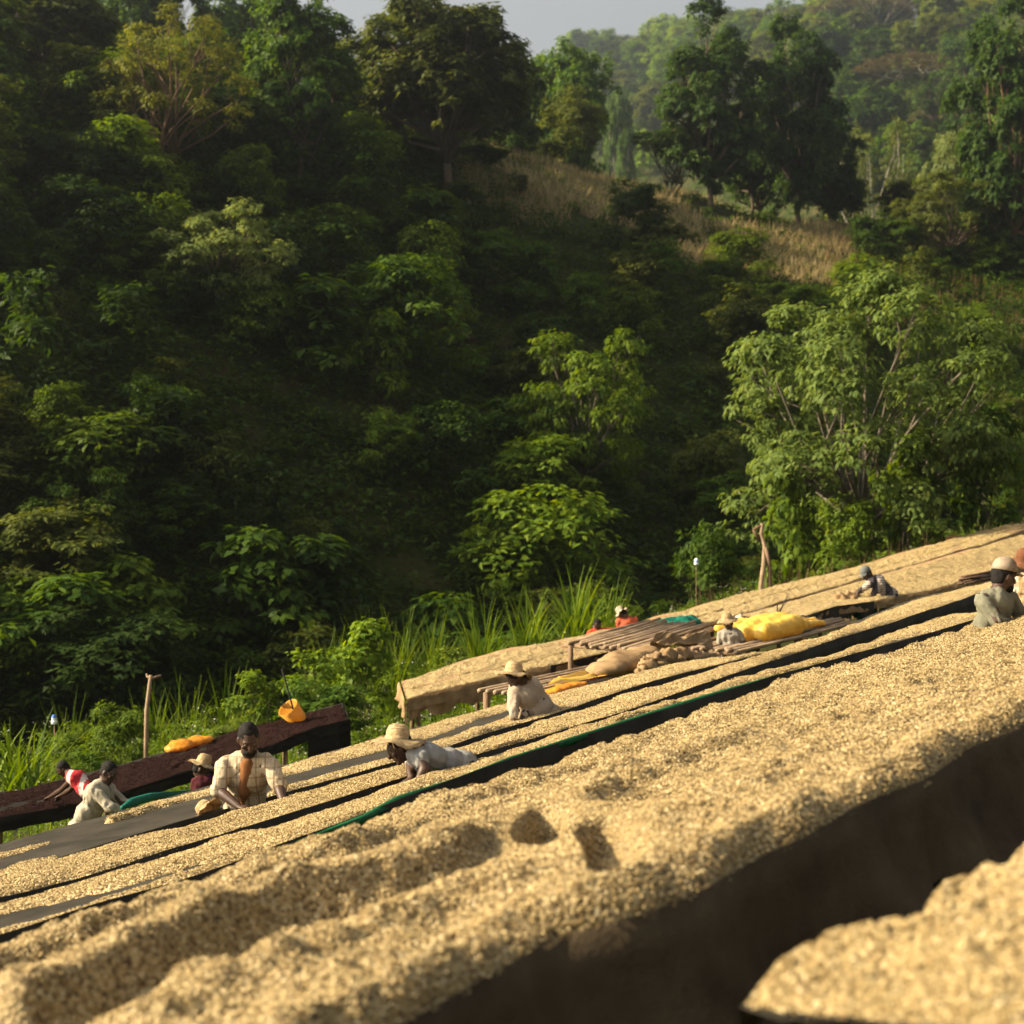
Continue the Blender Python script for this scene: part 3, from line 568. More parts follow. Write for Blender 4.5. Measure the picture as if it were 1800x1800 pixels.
def person(label, d, k, head, face, neck, shl, shr, arml, armr, pelvis, shirt, sleeve=.55, trousers='dark_trousers', hat=None, voxel=.009, group=None, hup=None, belly=1.0, tilt=None, hat_r=.19, extra=None, beard=False, handdir=None):
    J = lambda q: P(q[0], q[1], d+(q[2] if len(q) > 2 else 0))
    H, NK, SL, SR, PV = J(head), J(neck), J(shl), J(shr), J(pelvis); AL = [SL]+[J(q) for q in arml]; ARr = [SR]+[J(q) for q in armr]
    gz = tz(PV.x, PV.y); root = thing('person', label, 'person', (PV.x, PV.y, gz), group or 'people working at the drying beds')
    f, u_, r_ = frame(face, hup or (H-NK).normalized()*.6+Vector((0, 0, .5)))
    fine = voxel < .008; S_ = []; fr = 1.0 if fine else 1.25
    # head
    S_ += [ell(H, (r_*.074*k, f*.094*k, u_*.108*k)), ell(H+(f*.026-u_*.058)*k, (r_*.056*k, f*.062*k, u_*.058*k)), cap(H+(f*.088+u_*.012)*k, H+(f*.108-u_*.028)*k, .011*k, .017*k),
           ell(H+(f*.076+u_*.03)*k, (r_*.052*k, f*.02*k, u_*.014*k)), ell(H+(f*.086-u_*.062)*k, (r_*.026*k, f*.012*k, u_*.013*k)), ell(H+(f*.07-u_*.1)*k, (r_*.03*k, f*.022*k, u_*.022*k))]
    for s_ in (-1, 1): S_ += [ell(H+(r_*.076*s_-f*.005-u_*.01)*k, (r_*.012*k, f*.02*k, u_*.033*k)), ell(H+(r_*.042*s_+f*.07-u_*.02)*k, (r_*.022*k, f*.016*k, u_*.018*k))]
    S_.append(cap(H-u_*.07*k-f*.02*k, NK, .055*k, .062*k))
    # trunk
    tu = (NK-PV).normalized(); tr = (SR-SL).normalized(); tr = (tr-tu*tr.dot(tu)).normalized(); tf = tu.cross(tr); TL = (NK-PV).length; ch = PV+tu*TL*.72; wa = PV+tu*TL*.36
    def trunk(g): return [ell(ch, (tr*(.165+g)*k, tf*(.115+g)*k, tu*(TL*.33+g))), ell(wa, (tr*(.142+g)*k*belly, tf*(.108+g)*k*belly, tu*TL*.36)), ell(PV, (tr*(.165+g)*k, tf*(.12+g)*k, tu*(.13+g)*k)),
                          cap(SL-tr*-.03*k, ch+tu*.03, (.058+g)*k, (.09+g)*k), cap(SR+tr*-.03*k, ch+tu*.03, (.058+g)*k, (.09+g)*k), cap(SL, NK-tu*.02, (.05+g)*k, (.055+g)*k), cap(SR, NK-tu*.02, (.05+g)*k, (.055+g)*k)]
    S_ += trunk(0)
    for A in (AL, ARr):
        S_ += [cap(A[0], A[1], .052*k, .040*k), cap(A[1], A[1]+(A[2]-A[1])*.35, .041*k, .042*k), cap(A[1]+(A[2]-A[1])*.35, A[2], .042*k, .028*k)]
        hd = ((A[3] if len(A) > 3 else A[2]+(A[2]-A[1])*.4+Vector((0, 0, -.05)))-A[2]).normalized(); dn = Vector((0, 0, -1)); dn = (dn-hd*dn.dot(hd)).normalized() if abs(hd.z) < .9 else Vector(f); sd = hd.cross(dn); w = A[2]
        S_.append(ell(w+hd*.048*k, (sd*.042*k, dn*.019*k, hd*.056*k))); inner = 1 if A is AL else -1; mid = (AL[2]+ARr[2])*.5
        if (w+sd-mid).length > (w-sd-mid).length: sd = -sd        # sd points to the other hand: the thumb side
        for i, (fl_, of) in enumerate(((.068, .033), (.08, .011), (.074, -.012), (.056, -.033))):
            b0 = w+(hd*.085+sd*of)*k; d1 = (hd+sd*of*5+dn*.15*(i*.3+.6)).normalized(); m1 = b0+d1*fl_*.45*k; d2 = (d1+dn*.55).normalized(); m2 = m1+d2*fl_*.32*k; m3 = m2+(d2+dn*.6).normalized()*fl_*.26*k
            S_ += [cap(b0, m1, .0095*k*fr, .009*k*fr, 8), cap(m1, m2, .009*k*fr, .0082*k*fr, 8), cap(m2, m3, .0082*k*fr, .007*k*fr, 8)]
        t0 = w+(hd*.028+sd*.034)*k; t1 = t0+(sd*.8+hd*.75+dn*.2).normalized()*.036*k; S_ += [cap(t0, t1, .013*k*fr, .011*k*fr, 8), cap(t1, t1+(hd+sd*.25+dn*.3).normalized()*.032*k, .011*k*fr, .008*k*fr, 8)]
    # legs down to the ground
    hz = Vector((0, 0, 1)); lf = Vector((tf.x, tf.y, 0)); lf = lf.normalized() if lf.length > .1 else Vector((0, -1, 0)); lr_ = Vector((-lf.y, lf.x, 0)); LEGS = []
    for s_ in (-1, 1):
        hip = PV+tr*.085*s_*k; ax, ay = PV.x+lr_.x*.1*s_, PV.y+lr_.y*.1*s_; an = Vector((ax, ay, tz(ax, ay)+.07)); kn = (hip+an)*.5+lf*.05*s_; LEGS.append((hip, kn, an))
        S_ += [cap(hip, kn, .08*k, .055*k), cap(kn, an, .056*k, .038*k), ell(an+lf*.06-hz*.03, (lr_*.04, lf*.12, hz*.035))]
    child('body', blob('body', S_, voxel, 3, deci=.4), M['skin'], root)
    for s_ in (-1, 1):
        e_ = child('eye', MB().add(*[np.array(x) if i == 0 else [q if len(q) == 4 else (*q, q[0]) for q in x] for i, x in enumerate(ell(H+(f*.0815+r_*.031*s_+u_*.01)*k, (r_*.011*k, f*.008*k, u_*.006*k), 8))]).mesh('eye'), M['eye'], root)
    # clothes
    T_ = trunk(.017)
    for A in (AL, ARr):
        if sleeve > 0:
            T_ += [cap(A[0], A[1] if sleeve >= .5 else A[0]+(A[1]-A[0])*sleeve*2, .07*k, .058*k)]
            if sleeve > .5: T_.append(cap(A[1], A[1]+(A[2]-A[1])*(sleeve-.5)*2, .056*k, .048*k))
    T_ += [cap(PV+tr*.12*k-tu*.06, PV-tr*.12*k-tu*.06, .09*k, .09*k)]
    child('shirt', blob('shirt', T_, voxel*1.15, 3, .017*k, 13, int(head[0]), (1, 1, .6), deci=.6), M[shirt], root)
    B_ = [ell(PV-tu*.05, (tr*.17*k, tf*.13*k, tu*.12*k))]
    for hip, kn, an in LEGS: B_ += [cap(hip, kn, .095*k, .075*k), cap(kn, an+hz*.03, .074*k, .06*k)]
    child('trousers', blob('trousers', B_, .016, 3, .008, 8, 5), M[trousers], root)
    ft = Vector(tilt or u_).normalized()
    f2 = (f-ft*f.dot(ft)).normalized(); rot = Matrix((f2.cross(ft), f2, ft)).transposed().to_quaternion()
    if hat == 'straw': child('straw_hat', hat_mesh(int(head[0]), hat_r/.19*.19), M['straw'], root, H+u_*.035*k+ft*.03*k, rot, k)
    elif hat == 'rust': child('felt_hat', hat_mesh(9, .16, fray=0, droop=.02), M['rust'], root, H+u_*.045*k, rot, k)
    elif hat == 'white': child('sun_hat', hat_mesh(8, .15, hc=.12, fray=0, droop=.035, wave=.03), M['cream_shirt'], root, H+u_*.045*k, rot, k)
    elif hat and hat.startswith('cap'): child('cap', cap_mesh(), M[hat], root, H+u_*.055*k, rot, k)
    hs = [ell(H+(u_*.016-f*.012)*k, (r_*.081*k, f*.096*k, u_*.106*k))]
    child('hair', blob('hair', [ell(H+(u_*.026-f*.016)*k, (r_*.081*k, f*.094*k, u_*.099*k)), ell(H+(-f*.045-u_*.03)*k, (r_*.068*k, f*.055*k, u_*.06*k))], .012, 2, .004, 60, 3), M['hair'], root)
    if beard: child('beard', blob('beard', [ell(H+(f*.052-u_*.085)*k, (r_*.056*k, f*.05*k, u_*.042*k)), ell(H+(f*.092-u_*.05)*k, (r_*.03*k, f*.012*k, u_*.007*k))], .008, 2, .004, 60, 3), M['hair'], root)
    if extra: extra(root, H, NK, SL, SR, PV, tu, tr, tf, k)
    return root
def plaid_extra(root, H, NK, SL, SR, PV, tu, tr, tf, k):
    # open front with an orange tee, collar leaves
    fw = tf if tf.y < 0 else -tf; a = NK-tu*.03+fw*.06; TL = (NK-PV).length; b = PV+tu*TL*.42+fw*.135
    child('undershirt', blob('undershirt', [cap(NK-tu*.02+fw*.045, NK-tu*.10+fw*.085, .055, .055), cap(NK-tu*.10+fw*.09, NK-tu*.24+fw*.122, .052, .048), cap(NK-tu*.24+fw*.122, b+fw*.015, .046, .014)], .008, 5), M['orange_tee'], root)
    mb = MB()
    for s_ in (-1, 1):
        p = NK+tr*.055*s_+tu*.03; mb.add([p-fw*.05, p+tr*.055*s_-tu*.035-fw*.03, NK+tr*.085*s_-tu*.10+fw*.11, NK+tr*.03*s_-tu*.035+fw*.085, p-fw*.05+tu*.008, p+tr*.055*s_-tu*.03-fw*.03, NK+tr*.085*s_-tu*.10+fw*.118, NK+tr*.03*s_-tu*.035+fw*.093], [(0,1,2,3), (7,6,5,4), (0,3,7,4), (1,5,6,2), (2,6,7,3)])
    child('collar', mb.mesh('collar'), M['plaid'], root)
PE = person
PE('bearded man in a cream plaid shirt spreading parchment with both hands', 12.15, 1.0, (437,1298,-.22), (.25,-.8,-.55), (437,1332,-.14), (398,1346,-.12), (474,1344,-.14), [(383,1388,-.22), (420,1418,-.36), (446,1423,-.42)], [(490,1381,-.2), (497,1407,-.34), (505,1421,-.4)], (430,1434,.12), 'plaid', .52, voxel=.0062, beard=True, extra=plaid_extra, hup=(.02,-.45,1))
PE('man in a grey tee and wide straw hat bending low over the parchment', 11.9, 1.0, (703,1312,-.1), (-.85,-.15,-.55), (727,1324,-.05), (738,1331,-.22), (725,1330,.16), [(747,1352,-.28), (737,1368,-.3), (729,1372,-.3)], [(722,1352,.02), (724,1368,-.1), (716,1373,-.12)], (812,1352,.15), 'grey_tee', .22, hat='straw', hup=(-.35,-.1,1), hat_r=.205, voxel=.008, tilt=(.06,.12,1))
PE('worker in a loose white shirt and straw hat leaning on the far beds', 15.4, .97, (907,1190,-.1), (-.5,-.2,-.7), (918,1203,-.05), (903,1217,-.1), (938,1212,.1), [(902,1246,-.2), (904,1268,-.25), (901,1277,-.28)], [(926,1245,-.05), (917,1266,-.2), (909,1274,-.22)], (962,1262,.1), 'cream_shirt', .8, hat='straw', hup=(-.2,-.1,1), hat_r=.19, belly=1.15, tilt=(.1,.1,1))
PE('person in a faded red shirt and pale sun hat seen from behind', 30.4, .95, (1094,1078), (-.4,.5,-.6), (1100,1087), (1088,1091), (1116,1089), [(1087,1103,.1), (1090,1114,.15)], [(1116,1106,.1), (1104,1114,.15)], (1113,1118), 'red_shirt', .55, hat='white', hup=(-.25,0,1))
PE('child in a bright red hooded top reaching to the right', 29.9, .82, (1050,1097), (.7,-.3,-.5), (1046,1108), (1037,1113), (1058,1109,.1), [(1048,1122,-.1), (1062,1121,.0)], [(1074,1107,.1), (1086,1111,.1)], (1043,1134), 'hoodie', .9, belly=1.1)
PE('person in a dusty tee and straw hat beside the bright yellow sack', 25.8, .98, (1280,1094), (-.5,-.7,-.25), (1282,1107), (1267,1115), (1298,1112), [(1264,1130), (1268,1143,-.1)], [(1307,1127), (1300,1139,-.15)], (1286,1146), 'dusty_tee', .4, hat='straw', hat_r=.17)
PE('man in a grey cap and dark patterned jacket bent over the far bed', 31.5, 1.08, (1524,1009), (-.75,-.45,-.5), (1536,1017), (1532,1023,-.1), (1549,1019,.1), [(1520,1033,-.2), (1508,1041,-.2)], [(1541,1038,-.1), (1533,1046,-.2)], (1564,1046,.1), 'jacket', .85, hat='cap_grey', hup=(-.3,0,1))
PE('man in an olive grey shirt and mottled cap, back turned, at right', 12.7, 1.0, (1764,1013,.05), (.93,.3,-.2), (1752,1042,.02), (1727,1055,-.12), (1772,1053,.14), [(1752,1092,-.22), (1788,1096,.05), (1806,1092,.1)], [(1790,1078,.2), (1812,1090,.25)], (1735,1132,0), 'olive_shirt', .7, hat='cap_camo', beard=True, voxel=.008, belly=1.1)
PE('person in checked cream shirt and rust brown hat cut off by the right edge', 16.5, 1.0, (1806,988), (-.6,-.6,-.5), (1808,1012), (1788,1020), (1832,1020), [(1781,1048), (1779,1070,-.1)], [(1840,1045), (1830,1070,-.1)], (1810,1082), 'check', .6, hat='rust')
PE('bareheaded man in a white long-sleeved shirt reaching right over the bare cloth', 17.6, 1.0, (191,1357), (.8,-.35,-.45), (183,1375), (164,1386,-.12), (193,1388,.12), [(194,1421,-.2), (226,1430,-.1), (246,1426)], [(213,1410,.1), (243,1420,.1), (262,1418,.1)], (142,1460), 'white_shirt', .8, hup=(.25,0,1), belly=1.05)
PE('child in a red and white top bending over the cherry table', 18.75, .78, (111,1351,.25), (-.75,-.1,-.6), (124,1361,.15), (127,1370,-.02), (142,1363,.25), [(107,1389,.2), (87,1401,.5), (79,1405,.6)], [(124,1388,.35), (106,1398,.6)], (166,1402,-.1), 'red_white', .0, hup=(-.4,-.2,1))
PE('child in a burgundy shirt and straw hat behind the plaid-shirted man', 17.2, .9, (354,1350), (.8,.1,-.3), (359,1366), (346,1374,-.05), (381,1370,.1), [(347,1392,-.1), (354,1408,-.2)], [(386,1390,.1), (384,1408)], (364,1418), 'burgundy', .6, hat='straw', hat_r=.175)
# ------------------------------------------------------------------ things on and round the beds
GPOST = None
def mk(name, label, cat, me, mat, group=None): return tag(link(name, me, mat), label, cat, group)
def sheet(p00, p10, p11, p01, nu, nv, sag=0.0, noise=.02, seed=1, freq=3.0, thick=.006):
    """cloth between four corners, with sag and folds, closed thickness"""
    a, b, c_, d_ = (np.array(tuple(q)) for q in (p00, p10, p11, p01)); u, v = np.meshgrid(np.linspace(0, 1, nu), np.linspace(0, 1, nv), indexing='ij'); u_, v_ = u[..., None], v[..., None]
    Pp = a*(1-u_)*(1-v_)+b*u_*(1-v_)+c_*u_*v_+d_*(1-u_)*v_; n_ = unit(np.cross(b-a, d_-a)); w = vnoise(u*freq+seed, v*freq*.7, 400+seed, 3)
    Pp = Pp+n_*(w*noise)[..., None]; Pp[..., 2] -= sag*4*u*(1-u); top = Pp.reshape(-1, 3); F = gridfaces(nu, nv)
    return MB().add(top, F).add(top-n_*thick, F[:, ::-1])
# forked post behind the cherry table
d = 24.6; t = thing('forked_post', 'thin wooden post with a forked crosspiece behind the cherry table', 'post', (P(256,1300,d).x, d, tz(P(256,1300,d).x, d)))
b = P(255,1305,d); link('pole', MB().tube([(b.x, b.y, tz(b.x, b.y)-.2), P(258,1250,d), P(262,1215,d), P(265,1187,d)], [.036,.033,.03,.027], 7, jit=.12).mesh('pole'), M['bamboo'], t)
link('crosspiece', MB().tube([P(258,1189,d), P(268,1192,d), P(283,1187,d)], [.024,.022,.016], 6, jit=.15).tube([P(259,1190,d), P(258,1184,d)], [.02,.014], 5).mesh('crosspiece'), M['bamboo'], t)
# bracket post by the upper beds
d = 37.0; t = thing('bracket_post', 'leaning wooden post with a triangular bracket on top beside the upper beds', 'post', (P(1337,1035,d).x, d, tz(P(1337,1035,d).x, d)))
b = P(1337,1037,d); b2 = P(1358,1037,d)
link('pole', MB().tube([(b.x, b.y, tz(b.x, b.y)-.2), P(1338,1030,d), P(1343,990,d), P(1344,958,d), P(1338,940,d), P(1340,920,d)], [.06,.058,.055,.05,.045,.04], 7, jit=.15).mesh('pole'), M['bamboo'], t)
link('prop_pole', MB().tube([(b2.x, b2.y, tz(b2.x, b2.y)-.2), P(1353,995,d), P(1346,962,d-.1)], [.05,.045,.04], 6, jit=.15).mesh('prop_pole'), M['pole'], t)
link('bracket', MB().tube([P(1342,922,d), P(1324,931,d)], .035, 5).tube([P(1324,931,d), P(1334,948,d)], .035, 5).tube([P(1342,924,d), P(1333,950,d)], .03, 5).mesh('bracket'), M['red_bark'], t)
# bottles on sticks
M['white_plastic'] = simple('white_plastic', (.70,.72,.74), (.80,.82,.84), 4, .4, 0); M['blue_plastic'] = simple('blue_plastic', (.03,.12,.45), (.05,.18,.6), 4, .4, 0)
def lathe(prof, cn, n=14):
    mb = MB(); ph = np.arange(n)*2*math.pi/n; V = np.concatenate([np.stack([np.cos(ph)*r+cn[0], np.sin(ph)*r+cn[1], np.full(n, z)+cn[2]], 1) for r, z in prof]); return mb.add(V, [(i*n+k, i*n+(k+1) % n, (i+1)*n+(k+1) % n, (i+1)*n+k) for i in range(len(prof)-1) for k in range(n)])
for px, py, d, s_, lb in ((1224,993,36.5,.6,'small white plastic bottle with a blue band hung on a stick above the weeds'), (95,1273,26.5,.55,'small blue capped bottle on a stick by the tall grass at left')):
    q = P(px, py, d); t = thing('plastic_bottle', lb, 'bottle', (q.x, q.y, tz(q.x, q.y)))
    link('bottle', lathe([(.001,0),(.085*s_,.0),(.09*s_,.05*s_),(.09*s_,.11*s_),(.06*s_,.135*s_),(.075*s_,.16*s_),(.08*s_,.21*s_),(.035*s_,.25*s_),(.001,.26*s_)], q).mesh('bottle'), M['white_plastic'], t)
    link('blue_band', lathe([(.094*s_,.10*s_),(.094*s_,.125*s_),(.066*s_,.14*s_),(.062*s_,.138*s_)] if s_ == .6 else [(.08*s_,.2*s_),(.085*s_,.21*s_),(.05*s_,.28*s_),(.001,.29*s_)], q).mesh('blue_band'), M['blue_plastic'], t)
    link('stick', MB().tube([(q.x, q.y+.02, tz(q.x, q.y)-.1), (q.x, q.y+.02, q.z)], .008, 5).mesh('stick'), M['pole'], t)
M['amber_plastic'] = simple('amber_plastic', (.62,.30,.03), (.72,.40,.06), 6, .4, .1, trans=.35)
# yellow bucket with fork on the cherry table end
d = 23.6; q = P(540,1248,d); t = thing('yellow_bucket', 'cut yellow plastic bucket tipped on its side at the end of the cherry table', 'bucket', q)
ax = Vector((-.52, -.45, .72)).normalized(); a = ax.orthogonal().normalized(); bb = ax.cross(a); base = Vector([float(k_[0]) for k_ in bedT1.pt(np.array([bedT1.u1-.95]), np.array([.7]))])+Vector((.05,.03,.02))
t.location = base
def conic(r0, r1, l0, l1, n=16): return [[base+ax*l0+a*math.cos(2*math.pi*k/n)*r0+bb*math.sin(2*math.pi*k/n)*r0 for k in range(n)], [base+ax*l1+a*math.cos(2*math.pi*k/n)*r1+bb*math.sin(2*math.pi*k/n)*r1 for k in range(n)]]
V = sum(conic(.12,.165,0,.29), [])+sum(conic(.155,.11,.285,.02), []); n = 16; F = [(i*n+k, i*n+(k+1) % n, (i+1)*n+(k+1) % n, (i+1)*n+k) for i in range(3) for k in range(n)]+[(48+k, 48+(k+1) % n, 48+(k+2) % n, 48+(k+3) % n) for k in range(0, 13)]
link('bucket', MB().add(V, F).mesh('bucket'), M['amber_plastic'], t)
mb = MB()
for k in range(4): mb.tube([base+ax*.26+bb*(-.10+.065*k)+a*.0, base+ax*.41+bb*(-.13+.075*k)-a*.02], .009, 5)
mb.tube([base+ax*.1, base+ax*.6+Vector((.1,0,.35)), ], .014, 5); link('rake_tines', mb.mesh('rake_tines'), M['dark_trousers'], t)
# crumpled sacks
def T1P(back, w): return Vector([float(k_[0]) for k_ in bedT1.pt(np.array([bedT1.u1-back]), np.array([w]))])
def sack(name, label, cat, shapes, mat, vox=.035, noise=.03, seed=1, ns=4.5, group=None): return mk(name, label, cat, blob(name, shapes, vox, 4, noise, ns, seed, crease=.25), M[mat], group)
X3, Y3, Z3 = Vector((1,0,0)), Vector((0,1,0)), Vector((0,0,1)); U3 = Vector((UX, UY, .10)).normalized(); V3 = Vector((VX, VY, 0))
sack('orange_sack', 'orange plastic sack lying on the far edge of the cherry table', 'sack', [ell(T1P(3.05, .93)+Z3*.07, (U3*.22, V3*.2, Z3*.09)), ell(T1P(2.75, .95)+Z3*.06, (U3*.26, V3*.18, Z3*.07))], 'orange_sack', .02, .02, 2, 8)
# poles and posts: a bare pole platform with the yellow sack, a bare frame with the teal net
def pole_table(label, off0, off1, px0, px1, py0, py1, npoles, legpx):
    dA, dB = dline(*T2o, off0, px0), dline(*T2o, off0, px1); A, B = P(px0, py0, dA), P(px1, py1, dB); t = thing('pole_frame', label, 'drying frame', (A.x, A.y, tz(A.x, A.y)), 'bare pole frames without cloth')
    wv = Vector((VX, VY, 0))*(off1-off0)
    for i in range(npoles):
        f = i/(npoles-1); j = [Vector(rng.normal(0, .015, 3)) for _ in range(3)]; e = rng.uniform(-.12, .12, 2); D_ = (B-A).normalized()
        link('pole', MB().tube([A+wv*f+j[0]+D_*e[0], (A+B)*.5+wv*f+j[1]-Z3*.02, B+wv*f+j[2]+D_*e[1]], [.034,.03,.026], 6, seed=i, jit=.15).mesh('pole'), M['bamboo'], t)
    for f in (.03, .5, .97):
        q = A+(B-A)*f-Z3*.06; link('crossbar', MB().tube([q-wv*.06, q+wv*1.06], .035, 6, jit=.1).mesh('crossbar'), M['pole'], t)
    for f in legpx:
        for w_ in (.03, .97): q = A+(B-A)*f+wv*w_-Z3*.08; link('leg', MB().tube([(q.x, q.y, tz(q.x, q.y)-.1), q+Z3*.05], [.05,.042], 6, seed=int(f*9), jit=.12).mesh('leg'), M['pole'], t)
    return A, B, wv
pole_table('bare frame of thin poles carrying the crumpled teal net', -1.9, -.25, 1136, 1278, 1140, 1099, 15, (.03, .5, .97))
A2, B2, wv2 = pole_table('bare frame of pale poles under the bright yellow sack', -3.1, -1.95, 1300, 1512, 1146, 1090, 9, (.05, .5, .95))
def YS(f, w, z): return A2+(B2-A2)*f+wv2*w+Z3*z
mk('teal_net', 'crumpled teal netting heaped on the bare pole frame', 'netting', blob('teal_net', [ell(P(1192,1096,29.6), (U3*.52, V3*.38, Z3*.12)), ell(P(1172,1098,29.4), (U3*.25, V3*.3, Z3*.10)), ell(P(1222,1100,29.9), (U3*.45, V3*.25, Z3*.05)), ell(P(1258,1097,30.2), (U3*.1, V3*.1, Z3*.05))], .03, 3, .05, 6, 4), M['teal_net'])
t = mk('yellow_sack', 'large bright yellow sack full of parchment lying on the bare poles', 'sack', blob('yellow_sack', [cap(YS(.30,.5,.13), YS(.56,.5,.15), .19, .21), cap(YS(.30,.25,.12), YS(.56,.25,.12), .17, .18), cap(YS(.30,.75,.12), YS(.58,.75,.14), .17, .18), ell(YS(.44,.5,.15), (U3*.62, V3*.42, Z3*.19)), cap(YS(.58,.5,.1), YS(.80,.4,.06), .15, .06), cap(YS(.58,.3,.1), YS(.78,.2,.05), .13, .05), cap(YS(.28,.6,.12), YS(.19,.8,.22), .12, .05)], .022, 8, .024, 3, 5, crease=.5), M['yellow_sack'])
mk('orange_sack', 'folded orange sack standing behind the bright yellow sack', 'sack', blob('orange_sack', [ell(P(1358,1096,27.2), (U3*.2, V3*.16, Z3*.14)), ell(P(1362,1086,27.3), (U3*.19, V3*.13, Z3*.06)), ell(P(1345,1108,27.0), (U3*.14, V3*.1, Z3*.1))], .02, 3, .035, 7, 6), M['orange_sack'])
t = thing('stick_bundle', 'bundle of reddish sticks under the left end of the yellow sack', 'sticks', P(1310,1138,26.0))
for i in range(14): j = rng.normal(0, 1, 4); link('stick', MB().tube([P(1283+j[0]*3, 1134+j[1]*4, 26.0+.1*j[2]), P(1332+j[3]*4, 1138+j[1]*3, 26.1+.1*j[0])], [.012,.016], 5).mesh('stick'), M['red_bark'], t)
t = thing('dead_branch', 'thin forked dead branch sticking up behind the orange sack', 'branch', P(1366,1085,28.0)); link('branch', MB().tube([P(1364,1090,28), P(1372,1072,28), P(1384,1048,28.2)], [.022,.017,.008], 5).tube([P(1367,1083,28), P(1366,1064,28)], [.02,.014], 5).mesh('branch'), M['bark'], t)
# low platform holding the burlap sacks and the yellow tarp
def ptr(px, py, d): return P(px, py, d)
A = P(948,1216,18.6); B = P(1262,1144,24.5)
t = thing('pole_frame', 'low bare pole frame under the burlap sacks and yellow tarp', 'drying frame', (A.x, A.y, tz(A.x, A.y)), 'bare pole frames without cloth')
for i in range(8):
    o_ = V3*(.05+.13*i)-Z3*.06; link('pole', MB().tube([A+o_, (A+B)*.5+o_+Vector(rng.normal(0,.015,3)), B+o_], .03, 6, seed=i, jit=.12).mesh('pole'), M['bamboo'], t)
for f in (.04, .5, .96):
    for w_ in (.05, 1.0): q = A+(B-A)*f+V3*w_-Z3*.08; link('leg', MB().tube([(q.x, q.y, tz(q.x, q.y)-.1), q], [.05,.042], 6, jit=.12).mesh('leg'), M['pole'], t)
mk('yellow_tarp', 'flat yellow plastic sheet spread left of the burlap sacks', 'tarp', sheet(P(962,1211,18.8)+Z3*.03, P(1105,1181,21.2)+Z3*.03, P(1110,1176,22.2)+Z3*.03, P(985,1195,19.9)+Z3*.03, 30, 12, 0, .05, 7, 4).mesh('yellow_tarp'), M['yellow_sack'])
sack('orange_sack', 'flattened orange pink sack edge under the yellow sheet', 'sack', [ell(P(985,1212,18.9), (U3*.32, V3*.12, Z3*.05)), ell(P(1005,1207,19.1), (U3*.3, V3*.1, Z3*.04))], 'orange_sack', .02, .02, 3, 7)
sack('burlap_sack', 'full plump burlap sack lying beside the bare pole frame', 'sack', [ell(P(1098,1165,21.2), (U3*.52, V3*.3, Z3*.17)), ell(P(1065,1176,20.8), (U3*.34, V3*.26, Z3*.10)), ell(P(1128,1156,21.6), (U3*.3, V3*.28, Z3*.15))], 'burlap', .03, .025, 8, 4, 'burlap sacks in a heap')
sack('burlap_sack', 'small crumpled burlap sack leaning on the plump sack', 'sack', [ell(P(1138,1170,20.9), (U3*.14, V3*.14, Z3*.14)), ell(P(1126,1180,20.7), (U3*.1, V3*.1, Z3*.06)), ell(P(1150,1157,21.1), (U3*.12, V3*.1, Z3*.1))], 'burlap', .02, .05, 9, 8, 'burlap sacks in a heap')
sack('burlap_sack', 'curled empty burlap sack in front of the spread burlap cloth', 'sack', [ell(P(1166,1163,21.3), (U3*.2, V3*.16, Z3*.13)), ell(P(1188,1158,21.7), (U3*.22, V3*.16, Z3*.09)), ell(P(1155,1172,21.1), (U3*.12, V3*.12, Z3*.09))], 'burlap', .02, .06, 10, 8, 'burlap sacks in a heap')
mb = sheet(P(1140,1150,21.8)+Z3*.1, P(1258,1136,24.2)+Z3*.02, P(1240,1128,25.0)+Z3*.16, P(1150,1134,22.8)+Z3*.12, 60, 36, 0, .09, 12, 4)
mk('burlap_cloth', 'rumpled burlap cloth spread out behind the heaped sacks', 'cloth', mb.mesh('burlap_cloth'), M['burlap'])
# drapes that belong to tables
def drape(name, bed, u, w0, w1, drop, mat, seed, amp=.08, out=0.0, nv=16):
    """cloth hanging from the end edge of a table"""
    ww = np.linspace(w0, w1, 26); x, y, z = bed.pt(np.full_like(ww, u), ww); V = []
    for k in range(nv):
        t_ = k/(nv-1); f_ = vnoise(ww*9+seed, ww*0+t_*.8, 500+seed, 3); dr = drop*(1+.22*vnoise(ww*6, ww*0+seed, 600+seed, 2)); V.append(np.stack([x+UX*(out+f_*amp*t_**.6)-VX*f_*amp*.4*t_, y+UY*(out+f_*amp*t_**.6), z+.025-dr*t_], 1))
    return link(name, npmesh(name, np.concatenate(V), gridfaces(nv, 26)), mat, bed.o)
drape('end_drape', bedT1, bedT1.u1-.01, -.02, 1.0, .85, M['black_cloth'], 3, .12, .03)
drape('end_drape', bedT2, bedT2.u0-.01, -.02, 1.02, .33, M['burlap'], 4, .12, -.04)
def flap(bed, u0, u1, drop, mat, seed, name='side_flap', amp=.07):
    uu = np.linspace(u0, u1, max(12, int((u1-u0)/.05))); x, y, z = bed.pt(uu, np.zeros_like(uu)); V = []; nv = 9
    for k in range(nv):
        t_ = k/(nv-1); f_ = vnoise(uu*4+seed, uu*0+t_*.7, 520+seed, 3); dr = drop*(.55+.75*np.abs(vnoise(uu*1.6, uu*0+seed, 620+seed, 3))); V.append(np.stack([x-VX*(.02+amp*f_*t_**.6), y-VY*(.02+amp*f_*t_**.6), z+.03-dr*t_], 1))
    return link(name, npmesh(name, np.concatenate(V), gridfaces(nv, len(uu))), mat, bed.o)
flap(bedT2, bedT2.u0, bedT2.u0+3.2, .42, M['burlap'], 5); flap(bedT2, bedT2.u0+3.3, bedT2.u0+8.5, .2, M['shade'], 6)
